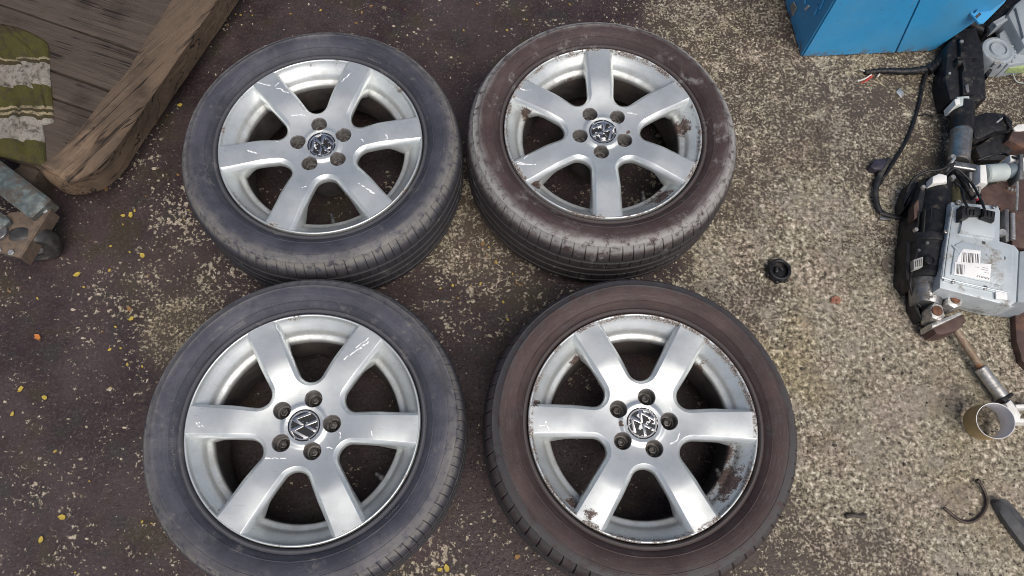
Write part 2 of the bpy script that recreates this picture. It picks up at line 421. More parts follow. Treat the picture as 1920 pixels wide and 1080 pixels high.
def emblem_geo():
    g = Geo(); z = LIP - .0104; sc = .0268
    def poly(pts):
        pts = [(x * sc, y * sc) for x, y in pts]; g.prism(pts, z, z + .0012, .0004)
    for m in (1, -1):
        poly([(m * .30, .95), (m * .50, .87), (m * .10, .06), (0, .06), (0, .28)] if m > 0 else [(-.30, .95), (0, .28), (0, .06), (-.10, .06), (-.50, .87)])
        poly([(m * .98, .20), (m * .86, .42), (m * .42, -.58), (m * .10, -.04), (0, -.04), (0, -.26), (m * .32, -.94), (m * .50, -.87)] if m > 0 else
             [(-.98, .20), (-.50, -.87), (-.32, -.94), (0, -.26), (0, -.04), (-.10, -.04), (-.42, -.58), (-.86, .42)])
    return g
def valve_geo():
    a = R(-30); g = Geo(); c = Vector((.187 * math.cos(a), .187 * math.sin(a), LIP - .052)); d = Vector((-.45 * math.cos(a), -.45 * math.sin(a), .9)).normalized()
    g.rod(c, c + d * .016, (.0072, .0046), 14); g.rod(c + d * .015, c + d * .030, (.0042, .0040), 14)
    return g
def tyre_geo(pitches, slant, curve, depth, seed, width=.06):
    mid = .111
    top = [(.2342, .182), (.2352, .195), (.2376, .2022), (.2402, .2050), (.2436, .2050), (.2452, .2034), (.2466, .2032), (.2484, .2056), (.2540, .2100), (.2580, .2132), (.2592, .2146), (.2606, .2142),
           (.2700, .2187), (.2830, .2208), (.2900, .2206), (.2912, .2216), (.2926, .2212), (.2936, .2198), (.3000, .2164), (.3052, .2122), (.3066, .2118), (.3076, .2096), (.3090, .2066), (.3125, .2010),
           (.3160, .1950), (.3192, .1880), (.3217, .1800), (.3234, .1710), (.3242, .1660), (.3242, .1642), (.3180, .1630), (.3178, .1565), (.3247, .1552),
           (.3254, .1430), (.3255, .1320), (.3255, .1300), (.3190, .1288), (.3190, .1222), (.3256, .1210), (.3257, mid)]
    prof = top + [(r, 2 * mid - z) for r, z in top[-2::-1]]
    i0, i1 = 20, 28; npf = len(prof); j0, j1 = npf - 1 - i1, npf - 1 - i0; k0, k1 = 32, 35; l0, l1 = npf - 36, npf - 33
    fr = (0, .5 * width, width, 1.5 * width, 2 * width, .30, .53, .76); V = []; n = 0
    st = rng.uniform(.85, 1.15, pitches); st = np.cumsum(st) / st.sum()
    st = np.concatenate([[0], st])
    for p in range(pitches):
        for fi, f in enumerate(fr):
            base = (st[p] + f * (st[p + 1] - st[p])) * 2 * math.pi; n += 1
            for i, (r, z) in enumerate(prof):
                th = base; dr = dz = 0.0
                if i0 <= i <= i1 or j0 <= i <= j1 or k0 <= i <= k1 or l0 <= i <= l1:
                    u = (i - i0) / (i1 - i0) if i <= i1 else ((j1 - i) / (j1 - j0) if i >= j0 else (i - k0) / (j0 - k0))
                    if fi in (1, 2, 3) and not (i in (i0, j1)):
                        sh = i <= i1 or i >= j0
                        dp = depth * (1.0 if fi == 2 else .55) * (1.0 if sh else .6) * (min(1, .35 + u * 1.6) if sh else 1)
                        nxr, nxz = (.85, .5 * (1 if i < npf / 2 else -1)) if sh else (1, 0)
                        dr, dz = -dp * nxr, -dp * nxz
                    th += (slant * u + curve * math.sin(u * math.pi)) / pitches
                wv = .0006 * math.sin(3 * th + seed) + .0004 * math.sin(7 * th + 2 * seed)
                rr = r + dr + (wv if i > 6 else 0); zz = z + dz + (wv * .8 if 7 < i < 20 else 0)
                V.append((rr * math.cos(th), rr * math.sin(th), max(zz, .0005)))
    g = Geo(); F = []
    for a in range(n):
        b = (a + 1) % n
        for i in range(npf - 1): F.append((a * npf + i, a * npf + i + 1, b * npf + i + 1, b * npf + i))
    g.add(V, F); return g
def seg_mask(b, segs, width):
    """thin lines between two points each, in the object's own x, y"""
    fl = b.vm('MULTIPLY', b.vm('ADD', b.obj, b.vm('SCALE', b.vm('SUBTRACT', b.noise(90, 2, color=True), (.5, .5, .5)), scale=.009)), (1, 1, 0)); acc = None
    for (x0, y0), (x1, y1) in segs:
        A, D = Vector((x0, y0, 0)), Vector((x1 - x0, y1 - y0, 0))
        pa = b.vm('SUBTRACT', fl, tuple(A)); t = b.math('MULTIPLY', b.vm('DOT_PRODUCT', pa, tuple(D)), 1 / max(D.length_squared, 1e-9), clamp=True)
        d = b.vm('DISTANCE', pa, b.vm('SCALE', tuple(D), scale=t)); acc = d if acc is None else b.math('MINIMUM', acc, d)
    return b.step(acc, width, width * .5)
def rim_mat(name, segs, mud, rash, seed):
    b = NB(name); off = b.vm('ADD', b.obj, (seed * 1.7, seed * .9, seed * .3))
    x, y, z = b.xyz(); r = b.vm('LENGTH', b.vm('MULTIPLY', b.obj, (1, 1, 0)))
    n1 = b.noise(22, 5, .6, off); n2 = b.noise(120, 5, .7, off); n3 = b.noise(420, 3, .6, off)
    col = b.mix(b.step(n1, .4, .7), (.69, .725, .715), (.61, .645, .635))
    hl = b.step(b.noise(30, 5, .7, b.map((1, 7, 1), (0, 0, .6 + seed))), .60, .68)
    col = b.mix(b.math('MULTIPLY', hl, .35), col, (.40, .40, .39)); spk = b.step(b.noise(260, 3, .6, off), .71, .76)
    col = b.mix(b.math('MULTIPLY', spk, .35), col, (.20, .17, .15))
    # dull film of road dust, settled on flanks and bowl
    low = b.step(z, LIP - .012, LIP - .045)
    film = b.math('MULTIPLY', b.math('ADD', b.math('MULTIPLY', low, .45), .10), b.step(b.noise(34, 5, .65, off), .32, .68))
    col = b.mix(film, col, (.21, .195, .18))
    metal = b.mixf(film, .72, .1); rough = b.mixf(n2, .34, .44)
    dust_shade = b.math('MULTIPLY', b.step(z, LIP - .022, LIP - .060), b.step(b.math('ADD', n1, b.math('MULTIPLY', b.step(z, LIP - .03, LIP - .06), .3)), .3, .5)); dust_shade = b.math('MULTIPLY', dust_shade, b.step(r, .200, .184))  # brake dust thickened with depth, painting in shade below the spokes
    col = b.mix(dust_shade, col, (.045, .040, .037)); metal = b.mixf(dust_shade, metal, .1); rough = b.mixf(dust_shade, rough, .7)
    # kerb rash along lip and spoke ends
    ed = b.math('MULTIPLY', b.step(r, .2215, .2265), b.step(b.math('ADD', b.math('MULTIPLY', n1, .6), b.math('MULTIPLY', n2, .4)), .60 - rash * .16, .64 - rash * .14))
    col = b.mix(ed, col, b.mix(b.step(n3, .45, .6), (.11, .085, .07), (.42, .40, .38))); metal = b.mixf(ed, metal, .15); rough = b.mixf(ed, rough, .75)
    # brake dust in the corners of the bowl
    if mud:
        acc = None
        for (mx, my, mr, dep) in mud:
            d = b.vm('DISTANCE', b.vm('MULTIPLY', b.obj, (1, 1, 0)), (mx, my, 0))
            q = b.math('SUBTRACT', 1.0, b.math('DIVIDE', d, mr))
            if dep: q = b.math('SUBTRACT', q, b.math('MULTIPLY', b.step(z, LIP - .016, LIP - .006), dep))
            acc = q if acc is None else b.math('MAXIMUM', acc, q)
        ms = b.step(b.math('ADD', acc, b.math('MULTIPLY', b.math('SUBTRACT', b.math('ADD', b.math('MULTIPLY', b.noise(48, 6, .7, off), .62), b.math('MULTIPLY', b.noise(190, 5, .75, off), .38)), .5), 3.6)), .30, .62)
        col = b.mix(ms, col, b.mix(b.step(n2, .4, .65), (.060, .038, .036), (.13, .095, .075))); metal = b.mixf(ms, metal, 0.0); rough = b.mixf(ms, rough, .85)
    if segs:
        sc = b.math('MULTIPLY', seg_mask(b, segs, .0015), b.step(b.noise(160, 3), .38, .50)); sc = b.math('MULTIPLY', sc, b.step(z, LIP - .022, LIP - .016))
        col = b.mix(sc, col, (.93, .95, .94)); metal = b.mixf(sc, metal, 0.0); rough = b.mixf(sc, rough, .7)
    return b.out(col, rough, metal, b.bump(b.math('ADD', b.math('MULTIPLY', n2, .5), n3), .06, .0006), .5, .12)
def tyre_mat(name, c_in, c_in2, c_out, scuff, seed, r_sc=.303):
    b = NB(name); off = b.vm('ADD', b.obj, (seed * 2.3, seed * .7, 0)); x, y, z = b.xyz()
    r = b.vm('LENGTH', b.vm('MULTIPLY', b.obj, (1, 1, 0)))
    n1 = b.noise(9, 5, .6, off); n2 = b.noise(60, 6, .7, off); n3 = b.noise(260, 4, .7, off)
    q = b.n('ShaderNodeMath', operation='ARCTAN2'); b.put(q.inputs[0], y); b.put(q.inputs[1], x)
    cmb = b.n('ShaderNodeCombineXYZ'); b.put(cmb.inputs[0], b.math('MULTIPLY', r, 260)); b.put(cmb.inputs[1], b.math('MULTIPLY', q.outputs[0], 5)); 
    streak = b.noise(1.0, 4, .6, cmb.outputs[0])               # rub marks that run round the sidewall
    col = b.mix(b.step(n1, .36, .66), c_in, c_in2)
    col = b.mix(b.math('MULTIPLY', b.step(streak, .50, .74), .28), col, (.125, .122, .12))
    col = b.mix(b.math('MULTIPLY', b.step(streak, .46, .28), .4), col, tuple(c * .45 for c in c_in))
    col = b.mix(b.math('MULTIPLY', b.step(n2, .5, .72), .4), col, (.028, .027, .028))
    rz_ = b.math('ADD', r, b.math('MULTIPLY', b.math('SUBTRACT', n1, .5), .03))
    col = b.mix(b.math('MULTIPLY', b.step(rz_, .272, .243), .55), col, tuple(c * .45 for c in c_in))
    col = b.mix(b.math('MULTIPLY', b.math('MULTIPLY', b.math('MULTIPLY', b.step(rz_, .282, .297), b.step(z, .192, .208)), b.step(n2, .3, .55)), scuff * .75), col, tuple(.3 * p + .7 * q_ for p, q_ in zip(c_in2, c_out)))
    pt = b.step(b.noise(5.5, 5, .65, b.vm('ADD', off, (4, 1, 0))), .48, .64); col = b.mix(b.math('MULTIPLY', pt, .45), col, tuple(c * .5 for c in c_in))
    ds = b.math('MULTIPLY', b.step(b.noise(11, 6, .72, b.vm('ADD', off, (1, 6, 0))), .55, .68), b.step(z, .195, .21)); col = b.mix(b.math('MULTIPLY', ds, .38), col, tuple(.5 * p + .5 * q_ for p, q_ in zip(c_in2, c_out)))
    bead = b.step(b.math('ABSOLUTE', b.math('SUBTRACT', r, .2412)), .0045, .002)
    col = b.mix(b.math('MULTIPLY', bead, .8), col, tuple(.4 * c + .6 * .078 for c in c_in2))
    rr = b.math('ADD', r, b.math('MULTIPLY', b.math('SUBTRACT', b.math('ADD', b.math('MULTIPLY', n1, .5), b.math('MULTIPLY', n2, .5)), .5), .045))
    so_ = b.math('MULTIPLY', b.step(rr, r_sc - .006, r_sc + .006), b.step(n2, .34, .52))
    up = b.step(z, .185, .205)
    so_ = b.math('MULTIPLY', so_, b.mixf(up, .16, scuff))
    col = b.mix(so_, col, c_out)
    col = b.mix(b.math('MULTIPLY', b.math('MULTIPLY', b.step(n3, .58, .7), b.step(z, .17, .21)), .3), col, (.17, .155, .14))
    tread = b.step(z, .200, .172)
    col = b.mix(b.math('MULTIPLY', tread, .8), col, (.024, .023, .026))
    sm_ = b.math('MULTIPLY', b.step(b.noise(17, 6, .7, off), .56, .66), b.step(n2, .4, .6))
    col = b.mix(b.math('MULTIPLY', sm_, .55), col, c_out)
    return b.out(col, b.mixf(n2, .55, .8), 0.0, b.bump(b.math('ADD', n3, b.math('MULTIPLY', n2, .6)), .25, .0012), .4)

m_pocket = worn('bolt_pocket_grime', (.24, .232, .225), (.16, .15, .14), 120, .6, .35, (.055, .045, .04), .6)
m_bolt = worn('dull_bolt_steel', (.16, .155, .15), (.09, .085, .08), 200, .5, .6, (.06, .045, .038), .6)
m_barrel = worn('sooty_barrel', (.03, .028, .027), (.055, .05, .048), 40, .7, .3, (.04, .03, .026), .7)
m_rubber = worn('black_rubber', (.02, .02, .021), (.035, .034, .034), 80, .6)
m_ring = worn('cap_black_ring', (.02, .022, .024), (.04, .042, .044), 200, .4)
def chrome(name, wear, seed):
    b = NB(name); off = b.vm('ADD', b.obj, (seed, seed * .6, 0))
    f = b.step(b.noise(85, 4, .6, off), .66 - wear * .14, .67 - wear * .14) if wear else 0.0
    return b.out(b.mix(f, (.86, .84, .79), (.02, .021, .022)), b.mixf(f, .24, .55), b.mixf(f, 1.0, 0.0), b.bump(b.noise(300, 3), .1, .0004))
def cap_black(name, wear, seed):
    b = NB(name); off = b.vm('ADD', b.obj, (seed, seed * .6, .3))
    f = b.step(b.noise(95, 4, .6, off), .665 - wear * .125, .675 - wear * .125)
    return b.out(b.mix(f, (.022, .022, .023), (.72, .73, .72)), b.mixf(f, .35, .5), 0.0)

def text_geo(body, size, extr=.0006):
    cu = bpy.data.curves.new('t', 'FONT'); cu.body = body; cu.size = size; cu.extrude = extr; cu.resolution_u = 2
    o = bpy.data.objects.new('t', cu); COL.objects.link(o); me = o.to_mesh()
    v = [tuple(p.co) for p in me.vertices]; f = [tuple(p.vertices) for p in me.polygons]
    o.to_mesh_clear(); bpy.data.objects.remove(o); bpy.data.curves.remove(cu)
    return v, f
def arc_text(body, size, rad, a_mid, z, inward=True, extr=.0007):
    v, f = text_geo(body, size, extr); xs = [p[0] for p in v]; xc = (min(xs) + max(xs)) / 2; g = Geo(); out = []
    for x, y, zz in v:
        if inward: th = a_mid - (x - xc) / rad; rr = rad + y
        else: th = a_mid + (x - xc) / rad; rr = rad - y
        out.append((rr * math.cos(th), rr * math.sin(th), z + (rr - rad) * .45 + zz))
    g.add(out, f); return g

m_let = worn('dusty_raised_rubber', (.13, .128, .135), (.085, .085, .092), 90, .6)
WHEELS = {  # centre x, y, turn, emblem turn
 'A': (-.398, .951, -48.8, 200), 'B': (.259, .998, -29.5, 140), 'C': (-.374, .298, -2.0, -92), 'D': (.310, .306, -1.2, 215)}
ZM = {'A': (1205/580, 320, 40), 'B': (1163/560, 860, 20), 'C': (1234/640, 250, 520), 'D': (1213/640, 880, 510)}
def loc(k, zx, zy, z=LIP - .006):
    s, ox, oy = ZM[k]; p = G(zx / s + ox, zy / s + oy, z); cx, cy, t, _ = WHEELS[k]; dx, dy = p.x - cx, p.y - cy; t = R(t)
    return (dx * math.cos(t) + dy * math.sin(t), -dx * math.sin(t) + dy * math.cos(t))
SCR = {
 'A': [((670,243),(705,207)),((340,245),(392,258)),((420,268),(464,290)),((470,370),(520,365)),((303,512),(345,523)),((400,456),(415,470)),((790,410),(815,402)),((735,641),(795,677)),((740,460),(752,470)),((516,655),(530,648)),((410,262),(425,246)),((430,230),(455,262)),((840,450),(846,465))],
 'B': [((240,312),(280,319)),((228,603),(300,606)),((230,596),(252,600)),((655,395),(690,405)),((256,583),(268,570))],
 'C': [((765,302),(858,233)),((480,655),(550,655)),((232,526),(244,543)),((244,526),(258,543)),((863,560),(868,576)),((745,560),(748,580)),((515,172),(560,255)),((560,255),(585,320)),((808,258),(850,225)),((700,615),(720,618))],
 'D': [((718,612),(744,594)),((744,594),(748,572)),((270,532),(280,560)),((455,188),(492,235)),((492,235),(500,262)),((250,548),(268,548)),((715,480),(722,492))]}
MUD = {
 'A': [],
 'B': [(*loc('B', 800, 720), .050, .9), (*loc('B', 870, 430), .035, .9), (*loc('B', 265, 375), .022, .4), (*loc('B', 450, 255), .035, .95), (*loc('B', 660, 470), .012, 0), (*loc('B', 300, 665), .030, .9), (*loc('B', 640, 265), .028, .9)],
 'C': [(*loc('C', 300, 850), .012, .8)],
 'D': [(*loc('D', 930, 740), .062, .95), (*loc('D', 430, 860), .030, .25), (*loc('D', 830, 320), .022, .9), (*loc('D', 385, 300), .016, .9), (*loc('D', 370, 820), .026, .6), (*loc('D', 235, 470), .016, .2), (*loc('D', 930, 640), .036, .9), (*loc('D', 540, 540), .010, 0), (*loc('D', 655, 245), .018, .9)]}
TY = {
 'A': (tyre_geo(92, .5, .1, .0032, 1.0), tyre_mat('tyre_rubber_bluish', (.040, .042, .058), (.064, .065, .084), (.185, .178, .165), 1.0, 1.0, .306)),
 'B': (tyre_geo(76, .8, .2, .0036, 2.0), tyre_mat('tyre_rubber_muddy_scuffed', (.046, .027, .027), (.066, .043, .042), (.27, .265, .255), 1.0, 2.0, .299)),
 'C': (tyre_geo(98, .45, .25, .0032, 3.0), tyre_mat('tyre_rubber_grey_blue', (.046, .048, .066), (.074, .076, .096), (.18, .172, .160), .95, 3.0, .309)),
 'D': (tyre_geo(70, 1.2, .45, .0046, 4.0, .085), tyre_mat('tyre_rubber_brown_mud', (.046, .027, .026), (.062, .039, .036), (.060, .058, .060), .95, 4.0, .294))}
LAB = {
 'A': 'alloy wheel with grey tyre at upper left, its spokes covered in short white scratch marks',
 'B': 'alloy wheel with muddy brown tyre and chalky scuffed shoulder, at upper right of the four',
 'C': 'alloy wheel with clean bluish tyre showing raised sidewall lettering, at lower left of the four',
 'D': 'alloy wheel with brown mud caked tyre and peeling mud inside the rim, at lower right'}
RASH = {'A': .25, 'B': .75, 'C': .1, 'D': .8}; WEAR = {'A': .7, 'B': .75, 'C': .12, 'D': .8}
rg = mesh_of('rim', rim_geo(), [m_pocket, m_pocket], 50)
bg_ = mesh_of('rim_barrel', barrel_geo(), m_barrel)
bl = [mesh_of('lug_bolt', bolt_geo(a), m_bolt) for a in BOLT_A]
cg = mesh_of('center_cap', cap_geo(), [m_bolt, m_ring]); eg = mesh_of('emblem', emblem_geo(), m_bolt, 30)
vg = mesh_of('valve_stem', valve_geo(), m_rubber)
def slot(o, i, m): o.material_slots[i].link = 'OBJECT'; o.material_slots[i].material = m
for i, k in enumerate('ABCD'):
    cx, cy, t, et = WHEELS[k]
    T = Thing('alloy_wheel', (cx, cy, 0), LAB[k], 'car wheel', 'used alloy wheels laid flat on the floor')
    T.root.rotation_euler.z = R(t)
    tg, tm = TY[k]
    ty = link('tyre', mesh_of('tyre', tg, tm, 35), T.root)
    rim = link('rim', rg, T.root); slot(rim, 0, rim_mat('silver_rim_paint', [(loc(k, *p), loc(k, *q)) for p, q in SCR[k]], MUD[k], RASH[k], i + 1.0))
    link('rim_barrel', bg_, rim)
    for m in bl: link('lug_bolt', m, T.root)
    cap = link('center_cap', cg, T.root); cap.rotation_euler.z = R(et - t)
    slot(cap, 0, chrome('cap_chrome', .1 * WEAR[k], i + .5)); slot(cap, 1, cap_black('cap_black', WEAR[k], i))
    em = link('emblem', eg, cap); slot(em, 0, chrome('emblem_chrome', WEAR[k] * .55, i + 2.2))
    link('valve_stem', vg, T.root)
    if k == 'C':
        for body, ang, sz in (('DOT  JXMWV  169', 191, .0105), ('TUBELESS', 128, .010), ('RADIAL', 318, .011)):
            link('raised_lettering', mesh_of('raised_lettering', arc_text(body, sz, .2515, R(ang - t), .2081, True, .0010), m_let), ty)
    if k == 'A':
        link('raised_lettering', mesh_of('raised_lettering', arc_text('TUBELESS', .010, .2515, R(65 - t), .2081, True, .0010), m_let), ty)

# ------------------------------------------------------------------ shared materials for the rest
m_blackp = worn('black_plastic', (.008, .008, .010), (.017, .017, .019), 90, .45, 0, (.06, .054, .046), .35, .25, 300, .28)
m_darkal = worn('dark_cast_metal', (.016, .016, .018), (.036, .035, .035), 60, .5, .25, (.085, .075, .062), .35)
m_alu = worn('cast_aluminium', (.54, .59, .61), (.46, .51, .53), 30, .45, .35, (.20, .185, .16), .42)
m_steel = worn('brushed_steel', (.20, .20, .20), (.30, .30, .295), 60, .36, .8, (.07, .055, .045), .4)
m_zinc = worn('zinc_plated_steel', (.55, .55, .53), (.38, .37, .35), 120, .4, .75, (.13, .11, .09), .4)
m_rust = worn('rust', (.17, .075, .038), (.085, .042, .026), 90, .8, .1, (.26, .14, .07), .4, .6)
m_rustdk = worn('dark_rusty_steel', (.075, .045, .04), (.11, .07, .058), 50, .65, .3, (.15, .075, .045), .4, .5)
m_white = worn('white_plastic', (.74, .74, .71), (.62, .62, .59), 40, .45, 0, (.3, .28, .24), .2)
m_label = worn('label_paper', (.80, .80, .79), (.74, .74, .73), 60, .55, 0)
m_ink = worn('label_ink', (.03, .03, .032), (.07, .07, .07), 200, .6)
m_grey = worn('grey_plastic', (.30, .335, .36), (.26, .295, .32), 30, .48, 0, (.2, .19, .17), .25)
m_pale = worn('pale_green_grey_plastic', (.42, .47, .45), (.36, .41, .40), 40, .5, 0, (.2, .17, .13), .3)
m_red = worn('red_plastic', (.42, .03, .06), (.3, .02, .04), 90, .45)

# ------------------------------------------------------------------ wooden platform, upper left
def wood_mat(name, rz, dark, light, tan=False):
    b = NB(name); v = b.map((1, 1, 1), (0, 0, rz)); gr = b.map((1.5, 38, 20), (0, 0, 0), v)
    g1 = b.noise(2.2, 6, .65, gr, .6); g2 = b.noise(9, 5, .7, gr, .3); g3 = b.noise(10, 5, .6)
    col = b.mix(b.step(g1, .22, .78), dark, light)
    col = b.mix(b.math('MULTIPLY', b.step(g2, .55, .72), .5), col, tuple(c * .3 for c in dark))
    col = b.mix(b.math('MULTIPLY', b.step(g3, .55, .72), .7), col, tuple(c * .55 for c in dark))
    fib = b.step(b.noise(26, 3, .6, gr), .62, .74); col = b.mix(b.math('MULTIPLY', fib, .6), col, tuple(min(1, c * 2.0) for c in light))
    ck = b.step(b.math('ABSOLUTE', b.math('SUBTRACT', b.noise(3.0, 3, .55, b.map((.4, 15, 8), (0, 0, 0), v), .4), .5)), .020, .006)
    ck = b.math('MULTIPLY', ck, b.step(b.noise(6, 3), .45, .55)); stain = b.step(b.noise(5.5, 5, .65), .5, .66)
    col = b.mix(b.math('MULTIPLY', stain, .65), col, (.028, .021, .017))
    if tan:
        wr = b.math('MULTIPLY', b.attr('wear'), b.step(b.noise(16, 6, .65), .34, .52))
        col = b.mix(wr, col, b.mix(b.step(g2, .4, .65), (.21, .135, .085), (.30, .215, .14)))
    col = b.mix(b.math('MULTIPLY', ck, .9), col, (.012, .009, .007))
    return b.out(col, .78, 0, b.bump(b.math('SUBTRACT', b.math('ADD', g1, b.math('MULTIPLY', g2, .8)), ck), .8, .004), .3)
ZW = .135
pl = Thing('wooden_platform', G(200, 150, 0), 'worn wooden plank platform with a thick rounded edge beam, striped cloth lying on it', 'wooden platform')
m_plank = wood_mat('plank_wood', math.atan2(.36, 1), (.052, .039, .031), (.092, .072, .057))
m_beam = wood_mat('beam_wood', R(-55), (.070, .049, .034), (.130, .095, .066), True)
SIL = [(593, -230), (436, 0), (362, 108), (293, 210), (252, 270), (224, 312), (188, 344), (134, 357), (96, 343), (70, 316)]
TOP = [(560, -230), (408, 0), (337, 106), (270, 204), (230, 262), (200, 300), (170, 326), (132, 341), (100, 329), (76, 311)]
INN = [(455, -230), (322, 0), (275, 74), (238, 134), (212, 164), (190, 190), (164, 224), (136, 258), (110, 286), (82, 306)]
def beam():
    n = 9; a = spline([G(*p, .085) for p in SIL], n); t = spline([G(*p, ZW) for p in TOP], n); q = spline([G(*p, ZW) for p in INN], n)
    rings = []; wear = []
    for i in range(len(a)):
        S_, T_, I_ = a[i], t[i], q[i]; sec = []; nw = []
        u = i / (len(a) - 1); end = sm(.45, .85, u)
        pts = [(Vector((S_.x, S_.y, .062)), .2), (Vector((S_.x, S_.y, .085)), .3), (S_.lerp(T_, .22) + Vector((0, 0, .012)), .45), (S_.lerp(T_, .5) + Vector((0, 0, .010)), .55), (S_.lerp(T_, .8) + Vector((0, 0, .005)), .7), (T_, 1.0)]
        pts += [(T_.lerp(I_, s) + Vector((0, 0, .002 * math.sin(s * 3.1))), 1.0 - .55 * s) for s in (.05, .1, .18, .3, .45, .6, .75, .9)]
        pts += [(I_, .3), (I_ + Vector((0, 0, -.004)), .2), (Vector((I_.x, I_.y, .062)), .1)]
        for j, (p, wv) in enumerate(pts):
            k = fbm(p.x * 14 + 2, p.y * 14, j * .15, 3); k2 = fbm(p.x * 55, p.y * 55, 5 + j * .3, 2)
            gz = 0.0
            if j in (6, 7): gz = -.006 * max(0, .4 + .9 * math.sin(u * 21 + 1.2 * math.sin(u * 9)))          # long drying cracks
            if j in (10,): gz = -.004 * max(0, math.sin(u * 17 + 2))
            p = p + Vector((k * .0022, k * .0022, (k * .0018 + k2 * .0014 + gz) if 1 < j < 15 else 0)); sec.append(p)
            nw.append(min(1, wv * .22 + .95 * end * (.4 + .6 * wv)) * (.25 + .75 * sm(-.25, .35, fbm(p.x * 8, p.y * 8, 1, 3))))
        rings.append(sec); wear += nw
    g = Geo(); g.loft(rings, True, True, True)
    o = pl.part('edge_beam', g, m_beam, sharp=60)
    at = o.data.attributes.new('wear', 'FLOAT', 'POINT'); at.data.foreach_set('value', wear)
beam()
def ln(p, q, t): return (p[0] + (q[0] - p[0]) * t, p[1] + (q[1] - p[1]) * t)
seams = [((-260, -230), (455, -200)), ((-260, -200), (378, -66)), ((-260, -82), (280, 103)), ((-260, 6), (232, 179)), ((-260, 60), (196, 216)), ((-260, 210), (95, 312))]
bound = [(475, -230), (338, 0), (290, 76), (252, 138), (226, 168), (203, 196), (176, 230), (147, 264), (95, 312)]
for i in range(len(seams) - 1):
    (a0, a1), (b0, b1) = seams[i], seams[i + 1]; n = 16; g = Geo(); rings = []
    e1 = [p for p in bound if a1[1] + 6 < p[1] < b1[1] - 6]
    right = [(a1[0], a1[1] + 2)] + e1 + [(b1[0], b1[1] - 2)]
    dz = rng.uniform(-.0022, .0008)
    out = pxy([(a0[0], a0[1] + 2)] + [ln((a0[0], a0[1] + 2), right[0], s) for s in (.3, .6, .85, .95)] + right + [ln(right[-1], (b0[0], b0[1] - 2), s) for s in (.05, .15, .4, .7)] + [(b0[0], b0[1] - 2)], ZW)
    out = [(x + .0012 * fbm(x * 30, y * 30, i, 2), y + .0012 * fbm(x * 30, y * 30, 9 + i, 2)) for x, y in out]
    g.prism(out, .085, ZW - .0022 + dz, .0022)
    pl.part('plank', g, m_plank)
for p in ((22, 335), (330, -60), (-120, 60)):
    g = Geo(); c = G(*p, .04); 
    if p[0] == 22: g.prism(pxy([(17, 325), (50, 300), (74, 320), (50, 358)], .075), 0, .075, .004)
    else: g.box((c.x, c.y, .0225), (.10, .10, .0445), Matrix.Rotation(.5, 3, 'Z'), .004)
    pl.part('support_block', g, m_plank)

